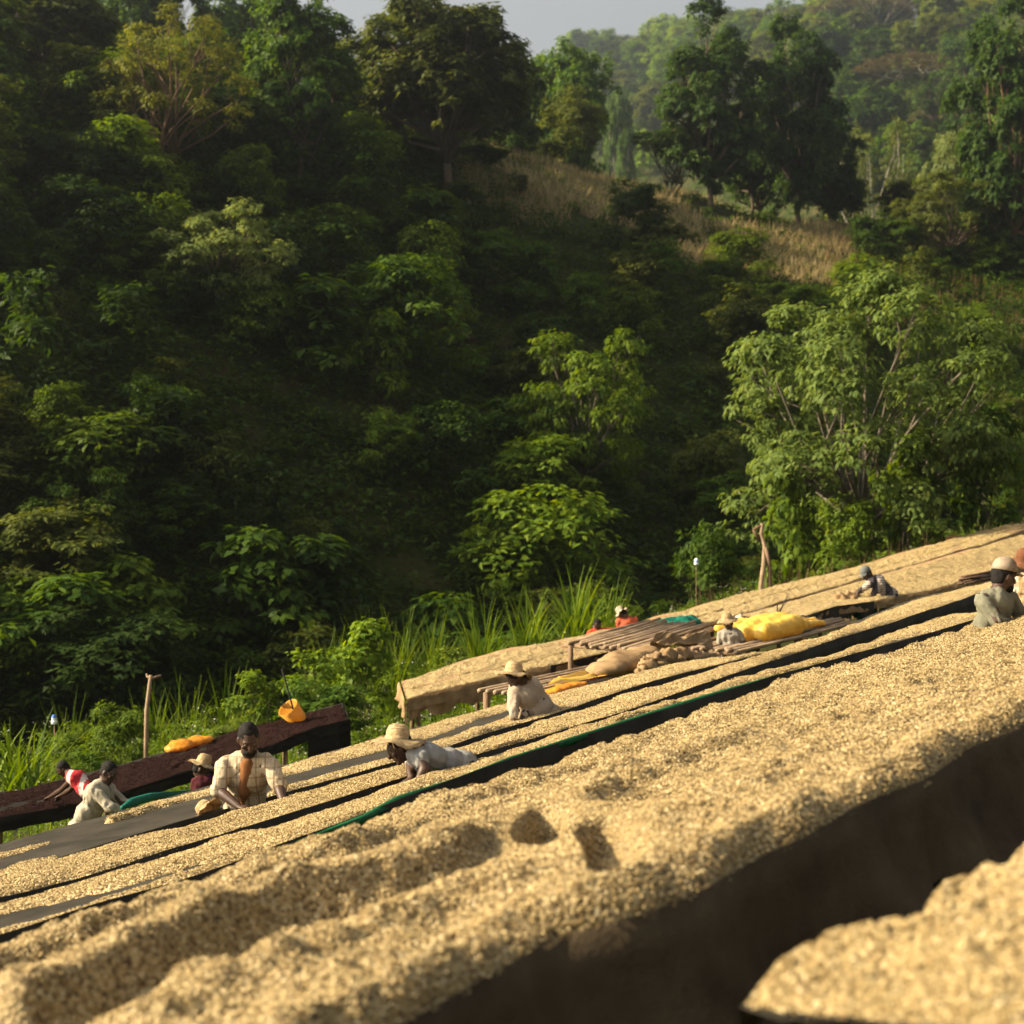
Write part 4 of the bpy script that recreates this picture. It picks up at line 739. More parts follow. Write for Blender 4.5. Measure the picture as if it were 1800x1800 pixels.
flap(bedT1, bedT1.u0, bedT1.u1, .13, M['black_cloth'], 7); flap(bedT1, bedT1.u1-.75, bedT1.u1+.03, .80, M['black_cloth'], 17, 'end_drape', .12); flap(bedT1, bedT1.u1-1.75, bedT1.u1-1.5, .5, M['black_cloth'], 18, 'torn_strip', .06); flap(bedT3, bedT3.u0, bedT3.u0+4.5, .28, M['shade'], 8); flap(bedT3, bedT3.u0+4.6, bedT3.u1, .2, M['burlap'], 9)
# burlap pulled back on the far bed, and other cloths
mk('burlap_cloth', 'bunched burlap cloth pulled back over the edge of the far bed below the grey-capped man', 'cloth', blob('burlap_cloth', [cap(P(1476,1076,31.2), P(1480,1056,31.2), .14, .16), cap(P(1480,1056,31.2), P(1500,1048,31.6), .13, .10), cap(P(1500,1056,31.2), P(1545,1060,32.2), .10, .07), cap(P(1500,1046,32), P(1530,1047,32.4), .08, .06), ell(P(1474,1088,31.0), (X3*.12, Y3*.1, Z3*.12))], .03, 3, .06, 7, 11), M['burlap'])
mk('teal_net', 'tangled teal netting hanging under the bunched burlap', 'netting', blob('teal_net', [cap(P(1504,1067,31.4), P(1535,1064,32.2), .09, .07), ell(P(1512,1080,31.2), (U3*.28, V3*.1, Z3*.09)), ell(P(1525,1075,31.6), (U3*.2, V3*.1, Z3*.08))], .03, 3, .06, 8, 12), M['teal_net'])
mk('white_cloth', 'small white cloth crumpled behind the straw-hatted worker at the pole frames', 'cloth', blob('white_cloth', [ell(P(1300,1088,27.5), (X3*.09, Y3*.06, Z3*.10)), ell(P(1305,1094,27.5), (X3*.07, Y3*.06, Z3*.07))], .015, 2, .03, 9, 13), M['white_shirt'])
mk('orange_sack', 'flat orange sack on the far rim of the upper beds', 'sack', blob('orange_sack', [ell(P(1668,950,44), (U3*.8, V3*.3, Z3*.10)), ell(P(1652,955,43.5), (U3*.5, V3*.3, Z3*.08))], .05, 3, .05, 4, 14), M['orange_sack'])
mk('yellow_tarp', 'sliver of yellow tarp at the top end of the upper beds', 'tarp', blob('yellow_tarp', [ell(P(1792,921,48), (U3*.9, V3*.3, Z3*.08)), ell(P(1775,925,47.5), (U3*.5, V3*.3, Z3*.06))], .05, 3, .05, 4, 15), M['yellow_sack'])
t = thing('stick_bundle', 'heap of reddish brown sticks left of the man in the mottled cap', 'sticks', P(1715,1022,20.0))
for i in range(16): j = rng.normal(0, 1, 4); link('stick', MB().tube([P(1690+j[0]*8, 1021+j[1]*5, 20+.2*j[2]), P(1745+j[3]*6, 1012+j[1]*4, 20.3+.2*j[0])], [.012,.02], 5).mesh('stick'), M['red_bark'], t)
# green hem of a net lying between the tables
t = [P(x, y, dd) for x, y, dd in ((214,1421,16.6),(230,1412,16.9),(262,1402,17.3),(300,1397,17.9),(348,1391,18.6))]
mk('green_net_hem', 'bright green net hem stretched in a curve beside the man in white', 'netting', MB().tube(t, [.02,.045,.04,.045,.02], 8, seed=4, jit=.35).mesh('green_net_hem'), M['teal_net'])
mk('paper_scrap', 'crumpled pale scrap of paper on the bare black cloth', 'paper', blob('paper_scrap', [ell(P(163,1482,13.0), (X3*.045, Y3*.04, Z3*.022)), ell(P(172,1479,13.0), (X3*.03, Y3*.03, Z3*.016))], .008, 1, .014, 20, 16), M['cream_shirt'])
hm_ = hat_mesh(44, .17, fray=110, wave=.03); o = link('straw_hat', hm_, M['straw']); o.location = P(363,1424,12.35); o.rotation_mode = 'QUATERNION'
f_ = Vector((-.72, .35, .45)).normalized(); o.rotation_quaternion = f_.to_track_quat('Z', 'Y'); o.scale = (.75, .75, .75); tag(o, 'frayed straw hat tipped on its side at the plaid-shirted man\'s elbow', 'hat')
# trodden earth between the two nearest beds
uu, ww = np.meshgrid(np.linspace(-1.5, 13, 70), np.linspace(-.25, 1.15, 22), indexing='ij'); vn = bedN.far.at(uu)[0]; vf = bedF.near.at(uu)[0]; x, y = w2(uu, vn+(vf-vn)*ww)
M['earth'] = simple('trodden_earth', (.08,.055,.032), (.16,.11,.065), 3, .95, .8, 25, spec=.1, dist=.03)
tag(link('path', npmesh('path', np.stack([x, y, terrain(x.ravel(), y.ravel()).reshape(x.shape)+.02+.02*vnoise(x*3, y*3, 701, 3)], -1).reshape(-1, 3), gridfaces(70, 22)[:, ::-1]), M['earth']), 'trodden brown earth walkway between the nearest beds', 'path', kind='structure')
# ------------------------------------------------------------------ vegetation
def leafset(c, nrm, ax, ln, wd, tri):
    """leaf blades at c with normal nrm along ax; returns V, F"""
    n = len(c); ax = unit(ax-nrm*(ax*nrm).sum(1, keepdims=True)); sd = np.cross(nrm, ax)
    ln = (np.ones(n)*ln*rng.uniform(.7, 1.25, n))[:, None]; wd = (np.ones(n)*wd*rng.uniform(.8, 1.2, n))[:, None]
    if tri:
        V = np.stack([c-sd*wd*.5, c+sd*wd*.5, c+ax*ln], 1).reshape(-1, 3); F = np.arange(3*n).reshape(-1, 3)
    else:
        V = np.stack([c, c+ax*ln*.45-sd*wd*.5+nrm*wd*.12, c+ax*ln-nrm*ln*.15, c+ax*ln*.45+sd*wd*.5+nrm*wd*.12], 1).reshape(-1, 3); F = np.arange(4*n).reshape(-1, 4)
    return V, F
def clump_leaves(cc, cr, out, per, ln, wd, tri, droop, flat=.6, updom=.9):
    """leaves spread round clump centres cc (radius cr), out = outward direction of each clump"""
    k = len(cc); n = k*per; I = np.repeat(np.arange(k), per)
    d = unit(rng.normal(size=(n, 3))); rad = rng.random(n)[:, None]**.5
    off = d*rad*np.array([1, 1, flat])*(cr[I])[:, None]
    c = cc[I]+off
    nrm = unit(np.array([0, 0, updom])+out[I]*.55+d*.5+rng.normal(size=(n, 3))*.35)
    ax = unit(off*np.array([1, 1, .4])/(cr[I])[:, None]+rng.normal(size=(n, 3))*.45+np.array([0, 0, -droop]))
    tint = np.clip(.45*rng.random(k)[I]+.55*rng.random(n), 0, 1)
    V, F = leafset(c, nrm, ax, ln, wd, tri); return V, F, tint
def make_tree(seed, lobes=16, main=((0,0,.62),(.36,.36,.32)), lr=(.12,.2), clumps=12, per=20, ln=.03, wd=.016, tri=True, droop=.3, cr=.05, fork=.3, trunk_r=.022, flat=.6, low=-.55, stems=1, lobe_list=None, limb=True, fill=.25):
    """unit tree (height 1, width about 1): crown mesh, trunk mesh"""
    global rng
    keep = rng; rng = np.random.default_rng(seed); c0, r0 = np.array(main[0]), np.array(main[1])
    if lobe_list is None:
        i = np.arange(lobes)+.5; zz = 1-(1-low)*i/lobes; ph = i*2.39996+rng.uniform(0, 6)
        sp = np.stack([np.sqrt(np.clip(1-zz*zz, 0, 1))*np.cos(ph), np.sqrt(np.clip(1-zz*zz, 0, 1))*np.sin(ph), zz], 1)+rng.normal(size=(lobes, 3))*.16
        L = c0+sp*r0*rng.uniform(.72, 1.04, lobes)[:, None]; LR = rng.uniform(*lr, lobes)
    else: L = np.array([l[:3] for l in lobe_list], float); LR = np.array([l[3] for l in lobe_list], float)
    nl = len(L); I = np.repeat(np.arange(nl), clumps); d = unit(rng.normal(size=(len(I), 3))); d[:, 2] = np.where(rng.random(len(I)) < .6, np.abs(d[:, 2]), d[:, 2])
    cc = L[I]+d*(LR[I])[:, None]*(rng.random(len(I))[:, None]**fill)*np.array([1, 1, .85]); out = unit(unit(cc-c0)*.6+d)
    V, F, T = clump_leaves(cc, np.full(len(cc), cr)*rng.uniform(.7, 1.3, len(cc)), out, per, ln, wd, tri, droop, flat)
    crown = npmesh('crown', V, F, True, T)
    mb = MB(); 
    for s_ in range(stems):
        b = np.array([0, 0, -.04])+(rng.normal(size=3)*[.03, .03, 0] if stems > 1 else 0); f = np.array([rng.normal()*.03, rng.normal()*.03, fork])+(rng.normal(size=3)*[.06, .06, .02] if stems > 1 else 0)
        md = (b+f)/2+rng.normal(size=3)*[.015, .015, 0]; tr = trunk_r/math.sqrt(stems)
        mb.tube([b, b*.6+md*.4, md, f], [tr*1.35, tr*1.05, tr*.9, tr*.75], 7, seed=seed+s_, jit=.1)
        if limb:
            for k in range(nl):
                if k % stems != s_: continue
                e = L[k]; m1 = f*.5+e*.5+rng.normal(size=3)*.035+np.array([0, 0, -.02])
                mb.tube([f-np.array([0, 0, fork*.25*rng.random()]), f*.75+m1*.25+rng.normal(size=3)*.012, m1, e*.7+m1*.3+rng.normal(size=3)*.02, e], [tr*.6, tr*.5, tr*.38, tr*.24, tr*.1], 5, seed=k)
                for q in range(3):
                    e2 = e+unit(rng.normal(size=3))*LR[k]*.9; mb.tube([m1*.5+e*.5, e2], [tr*.2, tr*.06], 3)
    tm = mb.mesh('trunk'); rng = keep
    return crown, tm
def bush_lobes(seed, n, spread=.36, zmin=.12, zmax=.8, r=(.12,.2)):
    g = np.random.default_rng(seed); out = []
    for i in range(n):
        a = g.uniform(0, 6.28); z = zmin+(zmax-zmin)*g.random()**.8; rr = spread*math.sqrt(g.random())*(1.15-.7*z); out.append((math.cos(a)*rr, math.sin(a)*rr, z, g.uniform(*r)))
    return out
AR = {}
AR['round'] = make_tree(1, 36, lr=(.10,.16), clumps=28, per=27, ln=.034, wd=.021, cr=.04, fork=.28, low=-.75)
AR['round2'] = make_tree(2, 30, main=((0,0,.6),(.33,.33,.34)), lr=(.09,.16), clumps=28, per=28, ln=.034, wd=.022, cr=.042, fork=.26, low=-.9)
AR['tall'] = make_tree(3, 30, main=((0,0,.58),(.30,.30,.40)), lr=(.10,.17), clumps=30, per=29, ln=.034, wd=.021, cr=.046, fork=.22, low=-.85, droop=.1)
AR['airy'] = make_tree(4, 30, main=((0,0,.64),(.38,.38,.30)), lr=(.06,.12), clumps=14, per=22, ln=.022, wd=.014, cr=.04, fork=.3, low=-.7, stems=3, trunk_r=.03)
AR['big'] = make_tree(5, 44, main=((0,0,.56),(.41,.41,.38)), lr=(.07,.12), clumps=36, per=15, ln=.023, wd=.0105, tri=False, droop=1.0, cr=.03, fork=.24, low=-.85, trunk_r=.012, flat=.5)
AR['big2'] = make_tree(6, 26, main=((0,0,.60),(.39,.39,.34)), lr=(.08,.14), clumps=24, per=15, ln=.036, wd=.016, tri=False, droop=.9, cr=.045, fork=.3, low=-.8, trunk_r=.018, flat=.5)
um = [(math.cos(a)*r_, math.sin(a)*r_, .84-.30*r_*r_+.02*math.sin(a*3), .095) for r_, n_ in ((.0,1),(.16,6),(.30,11),(.41,15)) for a in [6.283*i/n_+r_*7 for i in range(n_)]]
AR['umbrella'] = make_tree(7, lobe_list=um, clumps=16, per=18, ln=.025, wd=.012, cr=.045, fork=.2, trunk_r=.024, flat=.25, droop=0, stems=4)
AR['far'] = make_tree(8, 16, lr=(.12,.2), clumps=14, per=16, ln=.05, wd=.035, cr=.06, fork=.3)
AR['far2'] = make_tree(9, 14, main=((0,0,.58),(.3,.3,.36)), lr=(.12,.2), clumps=14, per=16, ln=.05, wd=.035, cr=.06, fork=.25)
AR['shrub'] = make_tree(10, lobe_list=bush_lobes(1, 14), clumps=14, per=20, ln=.05, wd=.022, tri=False, droop=.4, cr=.07, fork=.1, trunk_r=.014, stems=3)
AR['shrub2'] = make_tree(11, lobe_list=bush_lobes(2, 16, .34, .1, .84, (.1,.17)), clumps=14, per=26, ln=.042, wd=.02, tri=True, droop=.2, cr=.065, fork=.08, trunk_r=.014, stems=4)
AR['shrub3'] = make_tree(12, lobe_list=bush_lobes(3, 9, .3, .15, .86, (.1,.16)), clumps=12, per=12, ln=.075, wd=.04, tri=False, droop=.7, cr=.07, fork=.12, trunk_r=.014, stems=3)
AR['thin'] = make_tree(13, lobe_list=bush_lobes(4, 12, .26, .2, .9, (.07,.12)), clumps=7, per=12, ln=.06, wd=.025, tri=False, droop=.1, cr=.06, fork=.15, trunk_r=.012, stems=2)
PLACED = []
for k_ in AR.values():
    k_[0].materials.append(M['leaf']); k_[1].materials.append(M['bark'])
def plant(kind, name, label, cat, px, d, top, width, color, group=None, base=None, rot=None, bark=None, lean=0, parts=True, trunk=True):
    """a tree or shrub standing on the terrain at column px, distance d, reaching up to row top"""
    if d is None: d = hit(px, base) or 100
    x = (px-900)/FPX*d; z = tz(x, d); h = max((900-top)/FPX*d-z, .5); w = width/FPX*d
    cr, tr = AR[kind]
    rz = rng.uniform(0, 6.28) if rot is None else rot
    if parts:
        e = thing(name, label, cat, (x, d, z-.02*h), group); e.rotation_euler = (0, lean, rz); e.scale = (w, w, h)
        obs = []
        for nm, me in (('crown', cr), ('trunk', tr)):
            if nm == 'trunk' and not trunk: continue
            o = bpy.data.objects.new(nm, me); COL.objects.link(o); o.parent = e; obs.append(o)
        obs[0].color = (*color, 1)
        if bark and trunk:
            obs[1].material_slots[0].link = 'OBJECT'; obs[1].material_slots[0].material = M[bark]
    else:
        e = bpy.data.objects.new(name, cr); COL.objects.link(e); e.location = (x, d, z-.03*h); e.rotation_euler = (0, lean, rz); e.scale = (w, w, h)
        e.color = (*color, 1); tag(e, label, cat, group)
    PLACED.append((px, d, top, width, x, d, w)); return e
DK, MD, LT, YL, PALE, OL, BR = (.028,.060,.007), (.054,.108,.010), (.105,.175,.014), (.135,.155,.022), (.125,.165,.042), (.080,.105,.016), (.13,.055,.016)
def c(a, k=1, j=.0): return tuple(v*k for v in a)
TREES = [
 # skyline of the spur, from left
 ('tall','broadleaf_tree','broad dull green tree with ochre leaf tips filling the top left corner','tree',70,70,-70,330,c(OL,.8),None,None),
 ('round','broadleaf_tree','dark tree on the skyline behind the yellowish twin-trunked tree','tree',230,100,-60,300,DK,None,None),
 ('round2','broadleaf_tree','blue green tree peeking over the skyline left of the tall bright-edged tree','tree',400,104,-40,260,c(MD,.9),None,None),
 ('airy','broadleaf_tree','light yellowish green tree with a reddish twin trunk on the spur','tree',300,None,22,290,c(YL,.95),362,'red_bark'),
 ('tall','broadleaf_tree','tall leafy tree left of the sky notch with a sunlit crown top','tree',525,None,-25,250,c(MD,1.05),330,None),
 ('round','broadleaf_tree','great round crowned tree right of the sky notch, tallest on the spur','tree',775,None,-20,380,c(OL,.85),370,None),
 ('round2','broadleaf_tree','hazy lighter tree just right of the great round tree','tree',985,122,52,230,c(MD,1.15),None,None),
 ('tall','broadleaf_tree','dense dark tree with a bright left flank standing on the dry grass ridge','tree',1250,None,50,235,c(DK,1.15),372,None),
 ('tall','broadleaf_tree','second dense dark tree, its crown joined to the bright-flanked ridge tree','tree',1405,None,72,215,c(DK,1.0),400,None),
 ('umbrella','acacia_tree','small dark flat-topped acacia leaning left beside the ridge trees','acacia',1180,None,218,150,DK,345,None),
 ('tall','broadleaf_tree','tall dark tree with a reddish trunk at the right edge of the picture','tree',1775,None,42,250,c(DK,1.15),505,'red_bark'),
 ('airy','broadleaf_tree','pale olive tree with a bare white forked trunk behind the ridge','tree',1530,150,205,190,c(OL,1.1),None,'pale_bark'),
 ('round2','broadleaf_tree','grey green rounded tree in the hollow behind the right edge tree','tree',1690,140,200,170,c(PALE,.9),None,None),
 ('big','broadleaf_tree','olive green tree low in the hollow beside the right edge trunk','tree',1665,100,290,190,c(OL,1.0),None,None),
 ('umbrella','acacia_tree','wide flat-topped acacia with splayed pale limbs on the far slope','acacia',1600,290,115,210,(.11,.095,.035),None,'pale_bark'),
 ('umbrella','acacia_tree','large hazy flat-topped acacia high on the far hill','acacia',1545,370,-5,260,(.095,.085,.03),None,'pale_bark'),
 ('umbrella','acacia_tree','straw coloured flat acacia crown cut off by the top right edge','acacia',1790,320,15,210,c(YL,1.3),None,'pale_bark'),
 ('round','broadleaf_tree','dark hazy tree alone on the notch of the far ridge','tree',1290,500,18,190,c(DK,1.4),None,None),
 ('round2','broadleaf_tree','grey slim tree rising from the mist between the ridge trees','tree',1090,260,125,70,c(MD,1.0),None,'pale_bark'),
 # trees and bigger shrubs down the shaded slope
 ('big2','broadleaf_tree','pale large-leaved tree catching the sun in the upper left of the slope','tree',375,None,357,250,c(PALE,1.25),600,None),
 ('shrub','leafy_shrub','bright green bushy tree at the middle of the slope','shrub',755,None,372,180,c(LT,.8),600,None),
 ('shrub3','leafy_shrub','vivid sunlit sapling left of the rusty brown bush','shrub',672,None,535,160,c(LT,.95),740,None),
 ('shrub2','leafy_shrub','rusty brown dried bush among the green shrubs','shrub',795,None,535,105,BR,610,None),
 ('big2','broadleaf_tree','sunlit layered tree with a thin bare grey trunk above the tall grass','tree',1030,None,578,270,c(LT,.9),940,'grey_bark'),
 ('big','broadleaf_tree','very large pale-leaved spreading tree beside the top of the far beds','tree',1515,44,440,585,(.100,.150,.032),None,'grey_bark'),
 ('shrub2','leafy_shrub','dark round bush standing on the dry grass ridge','shrub',1120,None,295,170,c(DK,1.1),470,None),
 ('shrub','leafy_shrub','sunlit green shrub near the left edge high on the slope','shrub',95,None,392,150,c(MD,1.1),520,None),
 ('shrub3','leafy_shrub','small bright shrub half way down the shaded left slope','shrub',205,None,728,170,c(LT,.8),850,None),
 ('shrub','leafy_shrub','olive shrub lit from the left above the tall reeds','shrub',548,None,898,150,c(OL,1.1),1040,None),
 ('big2','broadleaf_tree','dark drooping large-leaved tree in the deep shade at left','tree',130,None,825,230,c(MD,.8),1060,None),
 ('thin','leafy_shrub','bright sprig of fresh leaves under the great round tree','shrub',595,None,272,90,c(LT,.9),352,None),
 ('shrub3','leafy_shrub','bright large-leaved shrub at the foot of the grey-trunked tree','shrub',1092,None,818,110,c(LT,.9),915,None),
 ('shrub','leafy_shrub','green shrub crest joining the ridge at right of the dark trees','shrub',1300,None,395,170,c(LT,.75),500,None),
 ('shrub2','leafy_shrub','fresh green shrub below the dry ridge grass','shrub',1270,None,440,150,c(MD,1.1),540,None),
 ('shrub3','leafy_shrub','large-leaved bright bush in front of the spreading tree, nearest the post','shrub',1385,42,795,160,c(LT,.85),None,None),
 ('shrub3','leafy_shrub','tall large-leaved bush under the right half of the spreading tree','shrub',1600,42,740,230,c(LT,.75),None,None),
 ('shrub3','leafy_shrub','large-leaved bush by the right edge above the dry stalks','shrub',1740,43,690,210,c(MD,1.0),None,None),
 ('shrub','leafy_shrub','feathery light green bush behind the wooden bracket post','shrub',1490,41,850,170,c(LT,.85),None,None),
 ('shrub2','leafy_shrub','low dark green bush mound left of the wooden bracket post','shrub',1240,45,890,210,c(MD,.85),None,None),
 ('shrub2','leafy_shrub','yellow green bush touching the right edge','shrub',1795,44,750,90,c(LT,1.0),None,None),
 ('shrub','leafy_shrub','emerald bush right of the spreading tree below the reddish trunk','shrub',1720,52,520,130,c(LT,.8),None,None),
 ('shrub3','leafy_shrub','glowing large-leaved shrub rising from the weeds by the reeds','shrub',640,30,1075,210,c(LT,1.1),None,None),
 ('thin','leafy_shrub','pale feather-leaved shrub beside the glowing large-leaved shrub','shrub',545,29,1128,240,c(LT,1.0),None,None),
 ('thin','leafy_shrub','pale feather-leaved shrub leaning left above the meadow','shrub',450,28.5,1165,200,c(LT,1.0),None,None),
 ('shrub2','leafy_shrub','round weed bush beside the forked post','shrub',215,25.5,1215,180,c(LT,.8),None,None),
 ('shrub2','leafy_shrub','dense weed bush right of the tall grass at left edge','shrub',140,26.5,1255,160,c(LT,.8),None,None),
]
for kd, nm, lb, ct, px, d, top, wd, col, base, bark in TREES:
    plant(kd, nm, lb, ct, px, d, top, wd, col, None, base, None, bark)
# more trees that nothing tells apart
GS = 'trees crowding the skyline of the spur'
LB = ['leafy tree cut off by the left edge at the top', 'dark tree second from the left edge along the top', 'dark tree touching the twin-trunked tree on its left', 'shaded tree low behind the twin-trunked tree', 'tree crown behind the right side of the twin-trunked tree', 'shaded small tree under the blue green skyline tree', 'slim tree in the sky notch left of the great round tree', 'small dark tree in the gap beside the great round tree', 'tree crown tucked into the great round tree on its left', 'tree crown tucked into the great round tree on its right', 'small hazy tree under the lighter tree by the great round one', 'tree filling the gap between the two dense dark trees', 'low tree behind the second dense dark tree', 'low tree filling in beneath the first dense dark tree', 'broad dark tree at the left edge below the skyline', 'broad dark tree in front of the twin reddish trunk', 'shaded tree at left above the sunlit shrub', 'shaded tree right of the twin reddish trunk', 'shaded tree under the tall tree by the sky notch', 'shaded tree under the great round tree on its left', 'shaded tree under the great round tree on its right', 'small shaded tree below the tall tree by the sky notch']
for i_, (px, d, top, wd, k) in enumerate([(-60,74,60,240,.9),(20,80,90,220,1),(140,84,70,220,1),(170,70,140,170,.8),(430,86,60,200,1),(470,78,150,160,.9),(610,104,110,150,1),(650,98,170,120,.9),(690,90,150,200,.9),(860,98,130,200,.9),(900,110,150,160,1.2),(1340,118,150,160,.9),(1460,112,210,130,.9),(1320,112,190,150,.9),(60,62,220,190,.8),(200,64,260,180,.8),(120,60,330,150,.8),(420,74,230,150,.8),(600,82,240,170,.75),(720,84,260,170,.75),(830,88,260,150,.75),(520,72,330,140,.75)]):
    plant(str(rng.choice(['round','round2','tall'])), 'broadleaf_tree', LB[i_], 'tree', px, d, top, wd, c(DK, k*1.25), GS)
GF = 'hazy trees on the far hill'
nf_ = 0
while nf_ < 285:
    px = rng.uniform(1000, 1900); a = math.degrees(math.atan((px-900)/FPX)); r2 = float(np.interp(a, AZ, TB['R2'])); d = rng.uniform(.62, 1.04)*r2
    if px < 1180: d = rng.uniform(.5, 1.02)*r2
    x = (px-900)/FPX*d; hgt = rng.uniform(10, 19)*(d/420)**.5; topy = 900-(tz(x, d)+hgt)/d*FPX
    if topy < -40 or topy > 420 or any(abs(px-ax_) < 95 and d < ad_ and topy < at_+22 for ax_, ad_, at_ in ((1600,292,115),(1545,372,-5),(1790,322,15))): continue
    ci = int(rng.integers(0, 4)); nf_ += 1; zn = 'misty ridge left of the dark ridge trees' if px < 1180 else 'far hill behind the dark ridge trees' if px < 1500 else 'far hill above the right edge tree'; cn = ['dark', 'green', 'olive', 'pale green'][ci]
    plant(str(rng.choice(['far','far2','far'])), 'broadleaf_tree', f'small hazy {cn} tree on the {zn}', 'tree', px, d, topy, hgt*rng.uniform(.8, 1.15)/d*FPX, c([DK,MD,OL,LT][ci], rng.uniform(.9, 1.4)), f'hazy {cn} trees on the {zn}', parts=d < 330)
# shrubs in the shaded undergrowth of the slope
GU = 'shrubs in the shaded undergrowth'
n_ = 0
while n_ < 285:
    px = rng.uniform(-120, 1900); a = math.degrees(math.atan((px-900)/FPX)); q = lambda k: float(np.interp(a, AZ, TB[k]))
    d = rng.uniform(q('Rn')+6, q('Rc')+6)
    if -1 < a < 11.8 and d > q('Rc')-22 and rng.random() < .97: continue
    x = (px-900)/FPX*d; z = tz(x, d); hgt = rng.uniform(1.8, 5.0)*(1.3 if rng.random() < .2 else 1); top = 900-(z+hgt)/d*FPX
    if d < q('Rn')+14: hgt *= .55; top = 900-(z+hgt)/d*FPX
    col = [DK, DK, MD, MD, OL, LT][rng.integers(0, 6)]
    zn = ('upper' if (d-q('Rn'))/(q('Rc')-q('Rn')) > .6 else 'lower')+(' left' if px < 560 else ' middle' if px < 1150 else ' right'); cn = {DK: 'dark green', MD: 'mid green', OL: 'olive', LT: 'light green'}[col]
    plant(str(rng.choice(['shrub','shrub2','shrub2','shrub3','shrub','thin'])), 'wild_shrub', f'{cn} wild shrub in the undergrowth of the {zn} slope', 'shrub', px, d, top, hgt*rng.uniform(.9, 1.5)/d*FPX, c(col, rng.uniform(.7, 1.15)), f'{cn} shrubs on the {zn} slope', parts=False); n_ += 1
# low undergrowth on the slope
def stuff_leaves(name, pts, rad, per, ln, wd, color, label, updom=.8, hgt=None, kind='stuff', droop=.2):
    V, F, T = clump_leaves(pts, rad, np.tile([0., 0., .4], (len(pts), 1)), per, ln, wd, True, droop, .7, updom)
    o = link(name, npmesh(name, V, F, True, T), M['leaf']); o.color = (*color, 1); return tag(o, label, None, None, kind)
def ring_pts(n, px0, px1, f0, f1, key0='Rn', key1='Rc'):
    px = rng.uniform(px0, px1, n); k = (px-900)/FPX; a = np.degrees(np.arctan(k)); r0 = np.interp(a, AZ, TB[key0])+f0; r1 = np.interp(a, AZ, TB[key1])+f1
    d = r0+(r1-r0)*rng.random(n); x = k*d; return np.stack([x, d, terrain(x, d)], 1), a
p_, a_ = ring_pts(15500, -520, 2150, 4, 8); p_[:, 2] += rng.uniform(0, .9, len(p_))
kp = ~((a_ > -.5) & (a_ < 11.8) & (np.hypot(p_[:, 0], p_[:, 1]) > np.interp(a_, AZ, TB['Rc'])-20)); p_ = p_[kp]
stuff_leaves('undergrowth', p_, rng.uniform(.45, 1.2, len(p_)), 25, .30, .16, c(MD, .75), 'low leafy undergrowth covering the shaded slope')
p_, a_ = ring_pts(4600, 950, 1950, 10, 5, 'Rc', 'R2'); p_[:, 2] += .5
stuff_leaves('far_undergrowth', p_, rng.uniform(1.6, 4, len(p_)), 26, .9, .6, c(MD, .9), 'green undergrowth covering the far hill')
# grasses
def blades(base, h, w, lean, seg=2, curl=.5, minlean=.05):
    n = len(base); a = rng.uniform(0, 6.283, n); dr = np.stack([np.cos(a), np.sin(a), np.zeros(n)], 1); sd = np.stack([-np.sin(a), np.cos(a), np.zeros(n)], 1)
    h = np.ones(n)*h; w = np.ones(n)*w; ln = np.abs(rng.normal(0, 1, n))*lean+minlean; V = []
    for k in range(seg+1):
        t = k/seg; p = base+np.array([0, 0, 1])*(h*(t-curl*ln*t*t*.6))[:, None]+dr*(h*ln*t*t)[:, None]; ww = (w*(1-t*.92)*.5)[:, None]; V += [p-sd*ww, p+sd*ww]
    V = np.stack(V, 1); nv = V.shape[1]; F = np.array([[2*k, 2*k+1, 2*k+3, 2*k+2] for k in range(seg)])
    return V.reshape(-1, 3), (np.arange(n)[:, None, None]*nv+F[None]).reshape(-1, 4), np.repeat(rng.random(n), seg)
def grass(name, base, h, w, lean, color, label, seg=1, kind='stuff', curl=.5, minlean=.05):
    V, F, T = blades(base, h, w, lean, seg, curl, minlean); o = link(name, npmesh(name, V, F, True, T), M['leaf']); o.color = (*color, 1); return tag(o, label, None, None, kind)
p_, a_ = ring_pts(420, 880, 1480, -22, 2, 'Rc', 'Rc'); p_[:, 2] += .2
stuff_leaves('ridge_weeds', p_, rng.uniform(.2, .6, len(p_)), 30, .3, .13, c(MD, 1.0), 'green weeds scattered in the dry ridge grass')
# dry grass on the ridge
p_, a_ = ring_pts(32000, 800, 1500, -21, 6, 'Rc', 'Rc'); w_ = vnoise(p_[:, 0]*.18, p_[:, 1]*.18, 91, 2) > -.35; p_ = p_[w_]
grass('dry_grass', p_, rng.uniform(.3, 1.0, len(p_)), .08, .55, (.30,.26,.12), 'dry brown grass and stalks on the ridge')
p_, a_ = ring_pts(7000, 1450, 1950, -30, 4, 'Rc', 'Rc')
grass('dry_grass', p_[rng.random(len(p_)) < .6], .9, .07, .4, (.20,.15,.06), 'dry grass on the slope below the right edge tree')
# meadow between the beds and the weeds
def uv_pts(n, ua, ub, va, vb):
    u = rng.uniform(ua, ub, n); v = rng.uniform(va, vb, n); x, y = w2(u, v); k = np.abs(x/y) < .37; x, y = x[k], y[k]; return np.stack([x, y, terrain(x, y)], 1)
p_ = uv_pts(46000, 0, 26, 12.0, 19.5); pat = vnoise(p_[:, 0]*.5, p_[:, 1]*.5, 95, 3)
grass('meadow_grass', p_[pat > .15], rng.uniform(.05, .16, (pat > .15).sum()), .014, .5, (.115,.125,.025), 'short green grass between the beds and the tables')
grass('dry_meadow_grass', p_[pat <= .15], rng.uniform(.05, .16, (pat <= .15).sum()), .014, .6, (.25,.20,.075), 'short dry grass between the beds and the tables')
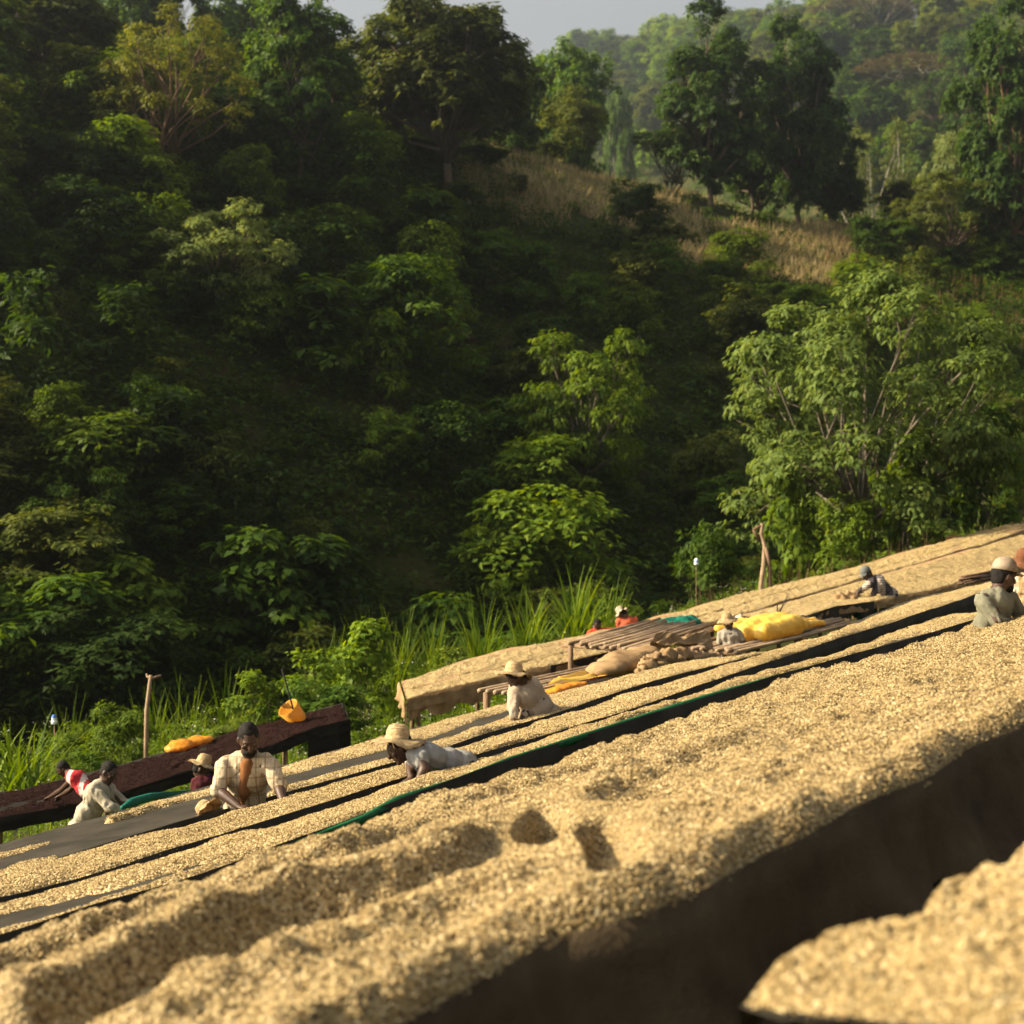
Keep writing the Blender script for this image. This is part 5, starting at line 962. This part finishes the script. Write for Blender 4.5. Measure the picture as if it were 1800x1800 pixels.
# weeds beyond the tables
def vmax(u): return np.interp(u, [0, 10, 20, 30, 40, 60], [25, 26, 27.5, 28, 26, 24])
p_ = uv_pts(11000, 0, 60, 18.7, 30); u_ = p_[:, 0]*UX+p_[:, 1]*UY; v_ = p_[:, 0]*VX+p_[:, 1]*VY
g_ = np.clip((v_-18.6)/5, .15, 1); p_[:, 2] += rng.uniform(.0, 1.5, len(p_))*g_*(.75+.6*vnoise(p_[:, 0]*.5, p_[:, 1]*.5, 99, 2))
stuff_leaves('weeds', p_[:, :3], rng.uniform(.10, .26, len(p_)), 24, .085, .034, c(LT,.95), 'dense green weeds beyond the drying tables', droop=.1)
k_ = rng.random(len(p_)) < .16
fp = p_[k_]; fp = fp+np.array([0, 0, .22]); n = 5
fp = np.repeat(fp, 7, 0)+rng.normal(size=(len(fp)*7, 3))*[.09, .09, .03]
V, F = leafset(fp, unit(np.array([0, 0, 1.])+rng.normal(size=fp.shape)*.5), rng.normal(size=fp.shape), .035, .035, False)
M['petal'] = simple('white_petals', (.42,.40,.33), (.62,.60,.52), 20, .7, 0, trans=.3)
tag(link('white_wildflowers', npmesh('white_wildflowers', V, F), M['petal']), 'tiny white flower heads on the weeds', kind='stuff')
p_ = uv_pts(5200, 2, 60, 18.6, 24); h_ = rng.uniform(.25, .9, len(p_))
grass('weed_stalks', p_, h_, .02, .25, c(LT,.9), 'upright green weed stalks', 2)
p_ = uv_pts(1600, 26, 70, 18.4, 19.6)
grass('dry_stalks', p_, rng.uniform(.9, 1.7, len(p_)), .02, .35, (.26,.17,.08), 'dry brown stalks along the far edge of the upper beds', 2)
# reeds: big clumps singly, the rest of the stand as one mass
def reed_mesh(seed, n, spread):
    global rng
    keep = rng; rng = np.random.default_rng(seed); b = rng.normal(size=(n, 3))*[spread, spread, 0]; V, F, T = blades(b, rng.uniform(.55, 1.0, n), .05, .6, 6, .8, .3); rng = keep
    m = npmesh('reed_clump', V, F, True, T); m.materials.append(M['leaf']); return m
RM = [reed_mesh(1, 170, .09), reed_mesh(2, 140, .12)]
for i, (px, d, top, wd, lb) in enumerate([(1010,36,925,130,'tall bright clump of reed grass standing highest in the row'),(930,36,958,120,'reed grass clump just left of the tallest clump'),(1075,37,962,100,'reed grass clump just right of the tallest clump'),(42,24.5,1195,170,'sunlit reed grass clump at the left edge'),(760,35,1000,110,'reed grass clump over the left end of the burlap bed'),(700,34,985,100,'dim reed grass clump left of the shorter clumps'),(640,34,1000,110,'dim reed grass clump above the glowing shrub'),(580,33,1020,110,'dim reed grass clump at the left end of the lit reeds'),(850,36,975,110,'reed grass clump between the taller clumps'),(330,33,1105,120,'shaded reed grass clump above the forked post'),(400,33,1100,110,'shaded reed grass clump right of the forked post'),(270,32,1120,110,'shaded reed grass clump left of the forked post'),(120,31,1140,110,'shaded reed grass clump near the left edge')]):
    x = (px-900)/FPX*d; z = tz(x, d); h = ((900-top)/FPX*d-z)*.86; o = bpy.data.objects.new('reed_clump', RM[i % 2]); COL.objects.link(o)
    o.location = (x, d, z-.05); o.scale = (wd/FPX*d*1.1, wd/FPX*d*1.1, h*1.15); o.rotation_euler = (0, 0, i*1.3); o.color = (*c(LT, .95 if px > 800 or px < 80 else .7), 1)  # dim and shaded clumps carry their shade as a darker leaf colour
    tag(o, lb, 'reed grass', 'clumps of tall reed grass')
p_, a_ = ring_pts(8000, -120, 1300, -1, 9, 'Rn', 'Rn'); w_ = vnoise(p_[:, 0]*.35, p_[:, 1]*.35, 97, 2) > -.1; p_ = p_[w_]
grass('reed_bed', p_, rng.uniform(.6, 1.5, len(p_)), .05, .6, c(LT, .75), 'stand of tall reed grass along the foot of the slope', 4, curl=.8, minlean=.25)

# bushy weeds in the belt behind the tables, each its own plant
for i in range(64):
    u = rng.uniform(2, 52); v = rng.uniform(19.4, 28); x, y = w2(u, v); px = 900+FPX*x/y
    if not -60 < px < 1750: continue
    z = tz(x, y); h = rng.uniform(.6, 1.5); zn = 'cherry table' if px < 640 else 'burlap-covered bed' if px < 1180 else 'upper beds'; ci = int(rng.integers(0, 3)); cn = ['light green', 'mid green', 'yellow green'][ci]
    plant(str(rng.choice(['shrub','shrub2','thin','shrub2'])), 'weed_bush', f'low {cn} weed bush in the belt behind the {zn}', 'weed', px, y, 900-(z+h)/y*FPX, h*rng.uniform(1.0, 1.7)/y*FPX, [c(LT,.85), c(MD,1.1), (.11,.16,.02)][ci], f'{cn} weed bushes behind the {zn}', parts=False)
